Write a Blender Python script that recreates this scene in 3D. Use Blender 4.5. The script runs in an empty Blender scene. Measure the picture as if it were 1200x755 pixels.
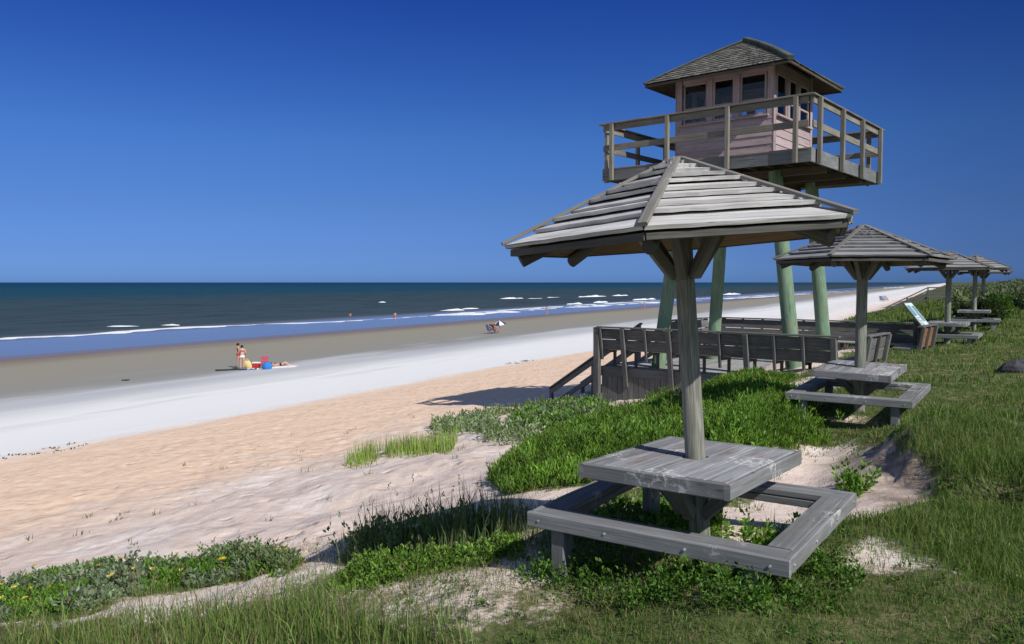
import bpy, math, random
import numpy as np
from mathutils import Vector, Matrix
random.seed(7); rng = np.random.default_rng(7)
S = bpy.context.scene
COL = S.collection
R = math.radians
F = 933.0                                    # focal length of the photograph in its own pixels (28 mm)
PIT = math.atan(46.5 / F)
A = R(28.9)                                  # bearing of the shoreline, clockwise from +Y
NX, NY = math.cos(A), -math.sin(A)           # inland normal
SX, SY = math.sin(A), math.cos(A)            # along the shore
WATER = -6.03

# ------------------------------------------------------------------ numpy noise
def _hash(i, j, s):
    n = (i * 374761393 + j * 668265263 + s * 2147483647) & 0xffffffff
    n = ((n ^ (n >> 13)) * 1274126177) & 0xffffffff
    return ((n ^ (n >> 16)) & 0xffff) / 65535.0
def vnoise(x, y, s=0):
    x = np.asarray(x, float); y = np.asarray(y, float)
    i = np.floor(x).astype(np.int64); j = np.floor(y).astype(np.int64)
    fx = x - i; fy = y - j
    fx = fx * fx * (3 - 2 * fx); fy = fy * fy * (3 - 2 * fy)
    a = _hash(i, j, s); b = _hash(i + 1, j, s); c = _hash(i, j + 1, s); d = _hash(i + 1, j + 1, s)
    return (a + (b - a) * fx) * (1 - fy) + (c + (d - c) * fx) * fy - 0.5
def fbm(x, y, s=0, o=3):
    r = 0; a = 1.0
    for k in range(o):
        r = r + a * vnoise(x * 2 ** k + 17.3 * k, y * 2 ** k - 9.1 * k, s + k); a *= .5
    return r
def sstep(a, b, x):
    t = np.clip((x - a) / (b - a), 0, 1); return t * t * (3 - 2 * t)

# ------------------------------------------------------------------ terrain
PU = np.array([-4000, -400, -140, -90, -67, -52, -40, -30, -24, -20, -14, -11, -7.4, -5.2, -4.4, -3.4, -2.3, -1, 0, 3, 6, 12, 25, 80, 500, 4000.])
PZ = np.array([-9, -8.5, -7.6, -6.5, -6.02, -5.86, -5.66, -5.1, -4.68, -4.32, -3.88, -3.6, -3.06, -2.62, -2.42, -2.10, -1.85, -1.76, -1.71, -1.62, -1.15, -.35, .1, .2, .2, .2])
_u = np.linspace(-140, 80, 4401); _z = np.interp(_u, PU, PZ)
_k = np.exp(-.5 * (np.arange(-40, 41) / 14.) ** 2); _k /= _k.sum()
_zs = np.convolve(np.pad(_z, 40, mode='edge'), _k, 'valid')
def profile(u): return np.where((u < -135) | (u > 75), np.interp(u, PU, PZ), np.interp(u, _u, _zs))
MOUND = np.array([(4.5, 8.9), (4.0, 8.2), (3.62, 7.2), (3.55, 6.4), (4.1, 6.02), (5.2, 6.1), (6.8, 6.6), (7.0, 7.6), (6.0, 8.5)])
def seg_dist(x, y, a, b):
    dx, dy = b[0] - a[0], b[1] - a[1]
    t = np.clip(((x - a[0]) * dx + (y - a[1]) * dy) / (dx * dx + dy * dy), 0, 1)
    return np.hypot(x - a[0] - t * dx, y - a[1] - t * dy)
def height(x, y):
    x = np.asarray(x, float); y = np.asarray(y, float)
    u = x * NX + y * NY; v = x * SX + y * SY
    z = profile(u + 1.2 * fbm(x / 9., y / 9., 3, 2) * sstep(-16, -8, u) * sstep(3.2, 7, np.hypot(x - 1.2, y - 5)))
    rough = .10 * sstep(-18, -6, u) * sstep(14, 4, u) + .025 * sstep(-22, -18, u)
    z = z - .55 * sstep(35, 60, y) * sstep(1.5, -2, u) * sstep(-14, -9, u)
    z = z + rough * fbm(x / 1.3, y / 1.3, 11, 3)
    z = z + .030 * sstep(-20.5, -17, u) * fbm(x / .24, y / .24, 23, 2) * sstep(60, 25, np.hypot(x, y)) * sstep(-2.5, -6, u)
    # sandy gully between the first two shelters and the eroded bank on its right
    z = z - .22 * np.exp(-(seg_dist(x, y, (2.35, 6.9), (4.0, 10.0)) / .62) ** 2)
    k = (np.abs(x - 4.8) < 3) & (np.abs(y - 7.8) < 3.2)
    if np.any(k):
        xk, yk = (x[k], y[k]) if x.ndim else (x, y)
        d = polydist(xk, yk, MOUND) + .22 * fbm(xk / .45, yk / .45, 31, 3)
        m = .24 * sstep(-.22, .10, d) * sstep(6.6, 4.6, xk)
        if x.ndim: z = z.copy(); z[k] += m
        else: z = z + m
    return z
def ray(px, py):
    a = (px - 600) / F; b = (377.5 - py) / F
    c, s = math.cos(PIT), math.sin(PIT)
    d = np.array([a, c + b * s, b * c - s]); return d / d[1]
_t = np.geomspace(2.2, 900, 5000)
def at(px, py, dz=0.):
    """where the sight line through a spot of the photograph meets the ground"""
    d = ray(px, py); z = height(d[0] * _t, _t) + dz
    k = np.nonzero(d[2] * _t < z)[0]
    t = _t[k[0]] if len(k) else 900.
    return np.array([d[0] * t, t, float(height(d[0] * t, t))])
def at_z(px, py, z):
    d = ray(px, py); t = z / d[2]; return np.array([d[0] * t, t, z])
def poly_at(pts): return np.array([at(*p)[:2] for p in pts])
def inpoly(x, y, P):
    r = np.zeros(np.shape(x), bool); n = len(P)
    for i in range(n):
        x0, y0 = P[i]; x1, y1 = P[(i + 1) % n]
        if y0 == y1: continue
        r ^= ((y0 > y) != (y1 > y)) & (x < (x1 - x0) * (y - y0) / (y1 - y0) + x0)
    return r
def polydist(x, y, P):
    d = np.full(np.shape(x), 1e9)
    for i in range(len(P)): d = np.minimum(d, seg_dist(x, y, P[i], P[(i + 1) % len(P)]))
    return np.where(inpoly(x, y, P), d, -d)      # >0 inside

# ------------------------------------------------------------------ objects, parts, properties
LOC = {}
def tag(o, label=None, cat=None, group=None, kind=None):
    if label: o['label'] = label
    if cat: o['category'] = cat
    if group: o['group'] = group
    if kind: o['kind'] = kind
    return o
def thing(name, label, cat, loc=(0, 0, 0), group=None):
    o = bpy.data.objects.new(name, None); COL.objects.link(o); o.empty_display_size = .2
    o.location = loc; LOC[o.name] = Vector(loc); return tag(o, label, cat, group)
class MB:
    def __init__(s): s.v = []; s.f = []; s.uv = []; s.t = []; s.sm = []
    def add(s, vs, fs, uvs, tint=1., smooth=False):
        b = len(s.v); s.v += [tuple(p) for p in vs]
        for f, u in zip(fs, uvs):
            s.f.append(tuple(b + i for i in f)); s.uv.append(u); s.t.append(tint); s.sm.append(smooth)
    def beam(s, p0, p1, w, h, up=(0, 0, 1), ch=.006, tint=None, seg=1, wob=0.):
        p0 = Vector(p0); p1 = Vector(p1); d = (p1 - p0); L = d.length; d.normalize()
        sd = d.cross(Vector(up)); 
        if sd.length < 1e-4: sd = d.cross(Vector((1, 0, 0)))
        sd.normalize(); un = sd.cross(d).normalized(); c = min(ch, w * .3, h * .3)
        a, b = w / 2, h / 2
        prof = [(-a + c, -b), (a - c, -b), (a, -b + c), (a, b - c), (a - c, b), (-a + c, b), (-a, b - c), (-a, -b + c)]
        per = [0]
        for i in range(8): q = prof[(i + 1) % 8]; per.append(per[-1] + math.hypot(q[0] - prof[i][0], q[1] - prof[i][1]))
        o1, o2 = random.random() * 40, random.random() * 40
        t = random.uniform(.82, 1.15) if tint is None else tint * random.uniform(.93, 1.07)
        vs = []
        for k in range(seg + 1):
            f = k / seg; q0 = p0 + d * (L * f); g = 1 + (random.uniform(-wob, wob) if 0 < k < seg else 0)
            ox = random.uniform(-wob, wob) * .1 if wob else 0
            for (x, y) in prof: vs.append(q0 + sd * (x + ox) + un * (y * g))
        fs = []; uv = []
        for k in range(seg):
            for i in range(8):
                j = (i + 1) % 8; fs.append((k * 8 + i, k * 8 + j, k * 8 + 8 + j, k * 8 + 8 + i))
                u0, u1 = o1 + L * k / seg, o1 + L * (k + 1) / seg
                uv.append([(u0, o2 + per[i]), (u0, o2 + per[i + 1]), (u1, o2 + per[i + 1]), (u1, o2 + per[i])])
        fs.append(tuple(range(7, -1, -1))); uv.append([(o1 + prof[i][0] * .1, o2 + prof[i][1]) for i in range(7, -1, -1)])
        e = seg * 8; fs.append(tuple(e + i for i in range(8))); uv.append([(o1 + prof[i][0] * .1, o2 + prof[i][1]) for i in range(8)])
        s.add(vs, fs, uv, t)
    def slab(s, q, th, tint=None):
        """board with four given top corners (0-1 along its length), thickness below"""
        q = [Vector(p) for p in q]; n = (q[1] - q[0]).cross(q[3] - q[0]).normalized()
        lo = [p - n * th for p in q]; o1, o2 = random.random() * 40, random.random() * 40
        d = (q[1] - q[0]).normalized(); e = n.cross(d)
        P = q + lo; fs = [(0, 1, 2, 3), (7, 6, 5, 4), (0, 4, 5, 1), (1, 5, 6, 2), (2, 6, 7, 3), (3, 7, 4, 0)]
        U = lambda p: (o1 + (p - q[0]).dot(d), o2 + (p - q[0]).dot(e) + (p - q[0]).dot(n))
        s.add(P, fs, [[U(P[i]) for i in f] for f in fs], random.uniform(.82, 1.15) if tint is None else tint * random.uniform(.93, 1.07))
    def cyl(s, p0, p1, r0, r1, n=18, seg=6, wob=.02, tint=1., cap=True):
        p0 = Vector(p0); p1 = Vector(p1); d = p1 - p0; L = d.length; d.normalize()
        a = d.orthogonal().normalized(); b = d.cross(a); vs = []; fs = []; uv = []
        o1, o2 = random.random() * 40, random.random() * 40; ph = random.random() * 6
        for k in range(seg + 1):
            f = k / seg; c = p0 + d * (L * f) + (a * math.sin(f * 7 + ph) + b * math.cos(f * 5 + ph)) * r0 * wob * (0 if k in (0, seg) else 1); r = r0 + (r1 - r0) * f
            for i in range(n):
                an = 2 * math.pi * i / n; rr = r * (1 + wob * math.sin(3 * an + ph + f * 2))
                vs.append(c + (a * math.cos(an) + b * math.sin(an)) * rr)
        for k in range(seg):
            for i in range(n):
                j = (i + 1) % n; fs.append((k * n + i, k * n + j, k * n + n + j, k * n + n + i))
                u0, u1 = o1 + L * k / seg, o1 + L * (k + 1) / seg; v0, v1 = o2 + 2 * math.pi * r0 * i / n, o2 + 2 * math.pi * r0 * (i + 1) / n
                uv.append([(u0, v0), (u0, v1), (u1, v1), (u1, v0)])
        s.add(vs, fs, uv, tint, True)
        if cap:
            s.add(vs[:n], [tuple(range(n - 1, -1, -1))], [[(o1, o2)] * n], tint); s.add(vs[-n:], [tuple(range(n))], [[(o1, o2)] * n], tint)
    def loft(s, rings, tint=1., smooth=True, cap=True):
        n = len(rings[0]); vs = [p for r in rings for p in r]; fs = []; uv = []
        for k in range(len(rings) - 1):
            for i in range(n):
                j = (i + 1) % n; fs.append((k * n + i, k * n + j, k * n + n + j, k * n + n + i)); uv.append([(k, i), (k, i + 1), (k + 1, i + 1), (k + 1, i)])
        s.add(vs, fs, uv, tint, smooth)
        if cap:
            s.add(rings[0], [tuple(range(n - 1, -1, -1))], [[(0, 0)] * n], tint, smooth); s.add(rings[-1], [tuple(range(n))], [[(0, 0)] * n], tint, smooth)
    def build(s, name, mat, parent=None, label=None):
        me = bpy.data.meshes.new(name)
        root = parent
        while root is not None and root.parent is not None: root = root.parent
        off = LOC.get(root.name, Vector()) if root is not None else Vector()
        me.from_pydata([(p[0] - off.x, p[1] - off.y, p[2] - off.z) for p in s.v], [], s.f)
        ul = me.uv_layers.new(name='UVMap'); ul.data.foreach_set('uv', np.array([c for u in s.uv for c in u], np.float32).ravel())
        ca = me.color_attributes.new('tint', 'FLOAT_COLOR', 'CORNER')
        tt = np.repeat(np.array(s.t, np.float32), [len(f) for f in s.f]); ca.data.foreach_set('color', np.stack([tt, tt, tt, np.ones_like(tt)], 1).ravel())
        me.polygons.foreach_set('use_smooth', s.sm)
        me.materials.append(mat); o = bpy.data.objects.new(name, me); COL.objects.link(o)
        if parent is not None: o.parent = parent
        if label: o['label'] = label
        return o
def np_mesh(name, verts, faces_flat, loop_tot, mat, cols=None, smooth=False):
    me = bpy.data.meshes.new(name); nv = len(verts); nl = len(faces_flat); nf = len(loop_tot)
    me.vertices.add(nv); me.vertices.foreach_set('co', np.ascontiguousarray(verts, np.float32).ravel())
    me.loops.add(nl); me.loops.foreach_set('vertex_index', np.ascontiguousarray(faces_flat, np.int32))
    me.polygons.add(nf); ls = np.concatenate([[0], np.cumsum(loop_tot)[:-1]]).astype(np.int32)
    me.polygons.foreach_set('loop_start', ls); me.polygons.foreach_set('loop_total', np.ascontiguousarray(loop_tot, np.int32))
    me.polygons.foreach_set('use_smooth', np.full(nf, smooth)); me.update(calc_edges=True)
    if cols is not None:
        for nm, c in cols.items():
            ca = me.color_attributes.new(nm, 'FLOAT_COLOR', 'POINT'); c = np.ascontiguousarray(c, np.float32)
            if c.ndim == 1: c = np.stack([c, c, c], 1)
            ca.data.foreach_set('color', np.concatenate([c, np.ones((len(c), 1), np.float32)], 1).ravel())
    me.materials.append(mat); o = bpy.data.objects.new(name, me); COL.objects.link(o); return o

# ------------------------------------------------------------------ materials
class NT:
    def __init__(s, name):
        s.m = bpy.data.materials.new(name); s.m.use_nodes = True; s.t = s.m.node_tree
        s.b = s.t.nodes['Principled BSDF']; s.out = s.t.nodes['Material Output']
    def n(s, typ, **k):
        o = s.t.nodes.new(typ)
        for a, v in k.items(): setattr(o, a, v)
        return o
    def l(s, a, b): s.t.links.new(a, b)
    def set(s, node, key, v):
        if hasattr(v, 'is_output'): s.l(v, node.inputs[key])
        else: node.inputs[key].default_value = v
    def math(s, op, a, b=0., c=0., clamp=False):
        o = s.n('ShaderNodeMath', operation=op, use_clamp=clamp); s.set(o, 0, a); s.set(o, 1, b); s.set(o, 2, c); return o.outputs[0]
    def mix(s, f, a, b, bt='MIX'):
        o = s.n('ShaderNodeMix', data_type='RGBA', blend_type=bt, clamp_factor=True); s.set(o, 0, f)
        for k, v in ((6, a), (7, b)):
            s.set(o, k, v if hasattr(v, 'is_output') else (*v, 1)) 
        return o.outputs[2]
    def noise(s, vec, scale, det=3., rough=.5, dist=0., out=0):
        o = s.n('ShaderNodeTexNoise'); s.set(o, 'Scale', scale); s.set(o, 'Detail', det); s.set(o, 'Roughness', rough); s.set(o, 'Distortion', dist)
        if vec is not None: s.l(vec, o.inputs['Vector'])
        return o.outputs[out]
    def ramp(s, f, pts):
        o = s.n('ShaderNodeValToRGB'); s.set(o, 0, f); e = o.color_ramp.elements
        while len(e) < len(pts): e.new(.5)
        for q, (p, c) in zip(e, pts): q.position = p; q.color = (*c, 1) if len(c) == 3 else c
        return o.outputs[0]
    def rng(s, v, a, b, c=0., d=1., smooth=True):
        o = s.n('ShaderNodeMapRange', interpolation_type='SMOOTHSTEP' if smooth else 'LINEAR'); s.set(o, 'Value', v)
        s.set(o, 'From Min', a); s.set(o, 'From Max', b); s.set(o, 'To Min', c); s.set(o, 'To Max', d); return o.outputs[0]
    def mapping(s, vec, sc, loc=(0, 0, 0)):
        o = s.n('ShaderNodeMapping'); s.l(vec, o.inputs[0]); s.set(o, 'Scale', sc); s.set(o, 'Location', loc); return o.outputs[0]
    def attr(s, name, out='Color'): return s.n('ShaderNodeAttribute', attribute_name=name).outputs[out]
    def bump(s, h, st=.5, dist=.02):
        o = s.n('ShaderNodeBump'); s.set(o, 'Strength', st); s.set(o, 'Distance', dist); s.l(h, o.inputs['Height']); return o.outputs[0]
def wood(name, dark, mid, light, blot=None, blot_amt=.0, rough=.85, bumpd=.004, white=0., spec=.25, contrast=1., wavy=False):
    t = NT(name); uv = t.n('ShaderNodeUVMap').outputs[0]
    g1 = t.noise(t.mapping(uv, (1.6, 38 if not wavy else 26, 1)), 1., 5, .62, .6 if not wavy else 2.2); g2 = t.noise(t.mapping(uv, (5, 160, 1)), 1., 3, .6, .2)
    big = t.noise(t.mapping(uv, (1.2, 3, 1)), 1.3, 4, .6)
    g = t.math('ADD', t.math('MULTIPLY', g1, .62), t.math('MULTIPLY', g2, .38))
    c = t.ramp(g, [(.5 - .22 / contrast, dark), (.5, mid), (.5 + .22 / contrast, light)])
    c = t.mix(t.rng(big, .35, .65, .0, .45), c, dark)
    if blot: c = t.mix(t.rng(t.noise(t.mapping(uv, (.9, 4, 1), (7, 3, 0)), 1.6, 3, .6), .5, .68, 0, blot_amt), c, blot)
    if white:
        w = t.noise(t.n('ShaderNodeNewGeometry').outputs['Position'], 1.9, 2, .5); w2 = t.noise(t.n('ShaderNodeNewGeometry').outputs['Position'], 22, 4, .7, 1.)
        w = t.math('MULTIPLY', t.rng(w, .58, .63), t.rng(w2, .46, .62)); c = t.mix(t.math('MULTIPLY', w, white), c, (.75, .75, .74))
    ck = t.noise(t.mapping(uv, (.55, 24, 1), (3, 9, 0)), 1.3, 4, .6, .4); c = t.mix(t.rng(ck, .615, .66, 0, .6), c, tuple(x * .4 for x in dark))
    # knots and cracks
    k = t.n('ShaderNodeTexVoronoi', feature='F1'); t.l(t.mapping(uv, (2.2, 9, 1)), k.inputs['Vector']); t.set(k, 'Scale', 1.)
    c = t.mix(t.rng(k.outputs['Distance'], .03, .11, .6, 0.), c, tuple(x * .35 for x in dark))
    c = t.mix(1., c, t.attr('tint'), 'MULTIPLY')
    t.l(c, t.b.inputs['Base Color']); t.set(t.b, 'Roughness', rough); t.set(t.b, 'Specular IOR Level', spec)
    t.l(t.bump(g, .7, bumpd), t.b.inputs['Normal']); return t.m
def plain(name, col, rough=.7, var=.15, scale=6., spec=.3, bumpd=.0):
    t = NT(name); p = t.n('ShaderNodeTexCoord').outputs['Object']; n = t.noise(p, scale, 4, .6)
    t.l(t.mix(t.rng(n, .3, .7), tuple(c * (1 - var) for c in col), tuple(min(1, c * (1 + var)) for c in col)), t.b.inputs['Base Color'])
    t.set(t.b, 'Roughness', rough); t.set(t.b, 'Specular IOR Level', spec)
    if bumpd: t.l(t.bump(n, .5, bumpd), t.b.inputs['Normal'])
    return t.m
M = {}
M['roof_pale'] = wood('weathered_roof_boards', (0.290, 0.283, 0.276), (0.580, 0.573, 0.559), (0.898, 0.884, 0.870), None, 0, .8, .006, contrast=.9)
M['roof_grey'] = wood('grey_roof_boards', (0.143, 0.143, 0.150), (0.299, 0.299, 0.305), (0.494, 0.494, 0.494), None, 0, .8, .005)
M['hip'] = wood('hip_boards', (.10, .095, .085), (.19, .18, .165), (.30, .285, .26))
M['table'] = wood('weathered_table_boards', (0.155, 0.163, 0.170), (0.287, 0.295, 0.310), (0.465, 0.473, 0.480), (.13, .075, .055), .55, .8, .004, white=.6)
M['bench'] = wood('weathered_bench_timber', (0.118, 0.121, 0.125), (0.223, 0.226, 0.234), (0.354, 0.354, 0.361), (.12, .13, .10), .3, .82, .004, white=.55)
M['post'] = wood('treated_round_post', (0.110, 0.110, 0.087), (0.248, 0.248, 0.212), (0.422, 0.422, 0.379), (.12, .16, .125), .5, .85, .010, contrast=1.6, wavy=True)
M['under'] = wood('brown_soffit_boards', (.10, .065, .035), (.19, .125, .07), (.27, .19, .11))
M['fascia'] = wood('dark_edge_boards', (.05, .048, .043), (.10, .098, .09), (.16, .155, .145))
M['deck'] = wood('grey_deck_timber', (0.076, 0.076, 0.076), (0.158, 0.158, 0.155), (0.262, 0.262, 0.256), (.09, .07, .055), .35)
M['deckfloor'] = wood('pale_deck_boards', (0.192, 0.186, 0.174), (0.336, 0.330, 0.312), (0.480, 0.468, 0.444))
M['rail'] = wood('tower_rail_timber', (0.115, 0.109, 0.092), (0.241, 0.224, 0.190), (0.380, 0.356, 0.310), (.14, .18, .14), .4)
M['pfascia'] = wood('tower_deck_edge_boards', (0.110, 0.116, 0.121), (0.209, 0.220, 0.226), (0.319, 0.330, 0.330), (.16, .2, .17), .3)
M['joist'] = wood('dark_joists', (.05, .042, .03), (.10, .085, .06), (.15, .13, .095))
M['pile'] = wood('green_treated_pile', (0.085, 0.150, 0.100), (0.190, 0.300, 0.200), (0.305, 0.410, 0.285), (.26, .26, .17), .7, .85, .010, contrast=1.4, wavy=True)
M['pink'] = wood('faded_pink_paint', (.36, .285, .295), (.475, .375, .385), (.56, .45, .455), (.29, .25, .25), .45, .65, .002, contrast=.9)
M['pinktrim'] = wood('faded_pink_trim', (.31, .24, .24), (.44, .34, .345), (.55, .44, .435), (.28, .24, .23), .45, .65, .002)
M['upright'] = wood('greenish_bench_uprights', (.07, .08, .07), (.14, .155, .135), (.22, .235, .21), (.10, .14, .10), .5)
M['shingle'] = wood('grey_wood_shingles', (0.091, 0.088, 0.078), (0.176, 0.169, 0.153), (0.286, 0.273, 0.247), (.09, .11, .075), .4)
M['moss'] = wood('mossy_hip_cap', (.05, .06, .045), (.09, .105, .08), (.15, .165, .13))
M['orange_board'] = wood('reddish_unweathered_boards', (.15, .07, .035), (.25, .12, .06), (.34, .18, .10))
M['steel'] = plain('galvanised_bolt', (.42, .42, .42), .5, .2)
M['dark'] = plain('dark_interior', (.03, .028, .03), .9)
t = NT('window_glass'); tr = t.n('ShaderNodeBsdfTransparent'); gl = t.n('ShaderNodeBsdfGlossy'); t.set(gl, 'Roughness', .03); t.set(tr, 'Color', (.93, .94, .95, 1))
fr = t.n('ShaderNodeFresnel'); t.set(fr, 'IOR', 1.45); mx = t.n('ShaderNodeMixShader'); t.l(fr.outputs[0], mx.inputs[0]); t.l(tr.outputs[0], mx.inputs[1]); t.l(gl.outputs[0], mx.inputs[2]); t.l(mx.outputs[0], t.out.inputs[0])
M['glass'] = t.m

def foliage(name, trans=.35, rough=.55):
    t = NT(name); c = t.attr('col')
    t.l(c, t.b.inputs['Base Color']); t.set(t.b, 'Roughness', rough); t.set(t.b, 'Specular IOR Level', .25)
    tl = t.n('ShaderNodeBsdfTranslucent'); t.l(t.mix(1., c, (1.1, 1.25, .5), 'MULTIPLY'), tl.inputs[0])
    mx = t.n('ShaderNodeMixShader'); t.set(mx, 0, trans); t.l(t.b.outputs[0], mx.inputs[1]); t.l(tl.outputs[0], mx.inputs[2]); t.l(mx.outputs[0], t.out.inputs[0]); return t.m
M['leaf'] = foliage('leaf_green'); M['blade'] = foliage('grass_blade', .3, .6)

# ground
t = NT('beach_and_dune_ground'); P = t.n('ShaderNodeNewGeometry').outputs['Position']
dt = t.n('ShaderNodeVectorMath', operation='DOT_PRODUCT'); t.l(P, dt.inputs[0]); dt.inputs[1].default_value = (NX, NY, 0); u0 = dt.outputs['Value']
dv = t.n('ShaderNodeVectorMath', operation='DOT_PRODUCT'); t.l(P, dv.inputs[0]); dv.inputs[1].default_value = (SX, SY, 0); v0 = dv.outputs['Value']
cb = t.n('ShaderNodeCombineXYZ'); t.l(u0, cb.inputs[0]); t.l(t.math('MULTIPLY', v0, .22), cb.inputs[1]); UV = cb.outputs[0]
w1 = t.noise(UV, .22, 4, .55); w2 = t.noise(UV, 1.4, 4, .6); w3 = t.noise(P, 9., 4, .6)
uu = t.math('ADD', u0, t.math('MULTIPLY_ADD', w1, 7., -3.5)); us = t.math('ADD', u0, t.math('MULTIPLY_ADD', w2, 1.8, -.9))
c = t.mix(t.rng(u0, -72, -65), (.14, .105, .085), (.20, .145, .10))
c = t.mix(t.rng(uu, -66, -56), c, (.275, .255, .205))
c = t.mix(t.rng(uu, -52, -38), c, (.255, .255, .24))
c = t.mix(t.rng(uu, -43, -36), c, (.47, .48, .49))
c = t.mix(t.rng(uu, -37, -29), c, (.80, .79, .77))
c = t.mix(t.math('MULTIPLY', t.rng(w1, .52, .6), t.math('MULTIPLY', t.rng(u0, -46, -40), t.math('MULTIPLY', t.rng(u0, -24, -30), .45))), c, (.55, .555, .55))
c = t.mix(t.rng(t.math('SUBTRACT', us, t.rng(v0, 35, 95, 0, 10.5)), -21.2, -19.6), c, (.80, .60, .445))
c = t.mix(t.rng(t.math('ADD', u0, t.math('MULTIPLY_ADD', w1, 6., -3.)), -14, -8), c, (.70, .585, .51)); c = t.mix(t.math('MULTIPLY', t.rng(t.noise(P, .55, 4, .6), .48, .66), t.rng(u0, -15, -9)), c, (.80, .71, .645))
mott = t.noise(P, 4.2, 5, .65)
c = t.mix(t.math('MULTIPLY', t.rng(mott, .42, .7), t.rng(u0, -22, -18)), c, t.mix(1., c, (.86, .80, .77), 'MULTIPLY'))
speck = t.noise(P, 34., 3, .7); c = t.mix(t.math('MULTIPLY', t.rng(speck, .6, .72), t.math('MULTIPLY', t.rng(u0, -20, -12), .45)), c, (.33, .25, .19))
veg = t.attr('veg', 'Fac')
vn = t.noise(P, 3.2, 5, .7); vn2 = t.noise(P, 16., 4, .7)
th = t.mix(t.rng(vn2, .35, .65), (.045, .068, .018), (.105, .125, .042)); th = t.mix(t.rng(vn, .5, .68), th, (.22, .19, .105))
soil = t.attr('soil', 'Fac'); c = t.mix(t.math('MULTIPLY', soil, t.rng(vn, .3, .6, .45, 1.)), c, (.20, .155, .125)); vm = t.rng(t.math('ADD', veg, t.math('MULTIPLY_ADD', vn, .5, t.math('MULTIPLY_ADD', vn2, .5, -.5))), .42, .62)
c = t.mix(vm, c, th)
t.l(c, t.b.inputs['Base Color']); t.set(t.b, 'Specular IOR Level', .2)
t.l(t.rng(u0, -66, -58, .25, .95), t.b.inputs['Roughness'])
vo = t.n('ShaderNodeTexVoronoi', feature='SMOOTH_F1'); wp = t.n('ShaderNodeVectorMath', operation='MULTIPLY_ADD'); t.l(t.noise(P, 3., 3, .6, out=1), wp.inputs[0]); wp.inputs[1].default_value = (.5, .5, .1); t.l(P, wp.inputs[2]); t.l(wp.outputs[0], vo.inputs['Vector']); t.set(vo, 'Scale', 2.7); t.set(vo, 'Randomness', 1.)
hb = t.math('ADD', t.math('MULTIPLY', mott, .75), t.math('ADD', t.math('MULTIPLY', t.rng(vo.outputs['Distance'], .05, .38), t.rng(t.noise(P, .7, 2, .5), .35, .6, .12, .8)), t.math('MULTIPLY', speck, .18)))
hb = t.math('MULTIPLY', hb, t.rng(u0, -24, -18, .08, 1.))
t.l(t.bump(hb, .6, .075), t.b.inputs['Normal'])
M['ground'] = t.m

# sea
t = NT('sea_water'); P = t.n('ShaderNodeNewGeometry').outputs['Position']
dt = t.n('ShaderNodeVectorMath', operation='DOT_PRODUCT'); t.l(P, dt.inputs[0]); dt.inputs[1].default_value = (NX, NY, 0); u0 = dt.outputs['Value']
dv = t.n('ShaderNodeVectorMath', operation='DOT_PRODUCT'); t.l(P, dv.inputs[0]); dv.inputs[1].default_value = (SX, SY, 0); v0 = dv.outputs['Value']
cb = t.n('ShaderNodeCombineXYZ'); t.l(t.math('MULTIPLY', u0, .5), cb.inputs[0]); t.l(t.math('MULTIPLY', v0, .13), cb.inputs[1]); UV = cb.outputs[0]
n1 = t.noise(UV, .035, 4, .6); n2 = t.noise(UV, .35, 5, .65); uu = t.math('ADD', u0, t.math('MULTIPLY_ADD', n1, 60, -30))
c = t.mix(t.rng(uu, -1500, -420), (.008, .045, .085), (.014, .060, .085))
c = t.mix(t.rng(uu, -420, -190), c, (.040, .066, .066))
c = t.mix(t.rng(uu, -210, -105), c, (.048, .070, .072))
c = t.mix(t.rng(u0, -96, -84), c, (.16, .145, .135))
c = t.mix(t.math('MULTIPLY', t.rng(n2, .47, .64), t.rng(u0, -90, -110, 0, .85)), c, t.mix(1., c, (.55, .6, .65), 'MULTIPLY'))  # dark streaks paint the shading of wave faces into the water colour
t.l(c, t.b.inputs['Base Color']); t.l(t.rng(u0, -94, -86, .5, .12), t.b.inputs['Roughness']); t.set(t.b, 'IOR', 1.33)
t.l(t.rng(u0, -96, -84, .09, .26), t.b.inputs['Specular IOR Level'])
hb = t.math('ADD', n2, t.math('MULTIPLY', t.noise(P, 1.2, 3, .6), .25)); hb = t.math('MULTIPLY', hb, t.rng(u0, -84, -94, .02, 1.))
t.l(t.bump(hb, 1., .9), t.b.inputs['Normal']); M['sea'] = t.m
t = NT('sea_foam'); P = t.n('ShaderNodeNewGeometry').outputs['Position']; n = t.noise(P, .9, 5, .7)
t.l(t.mix(t.rng(n, .35, .6), (.62, .66, .70), (.86, .87, .88)), t.b.inputs['Base Color']); t.set(t.b, 'Roughness', .9)
M['foam'] = t.m

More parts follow.
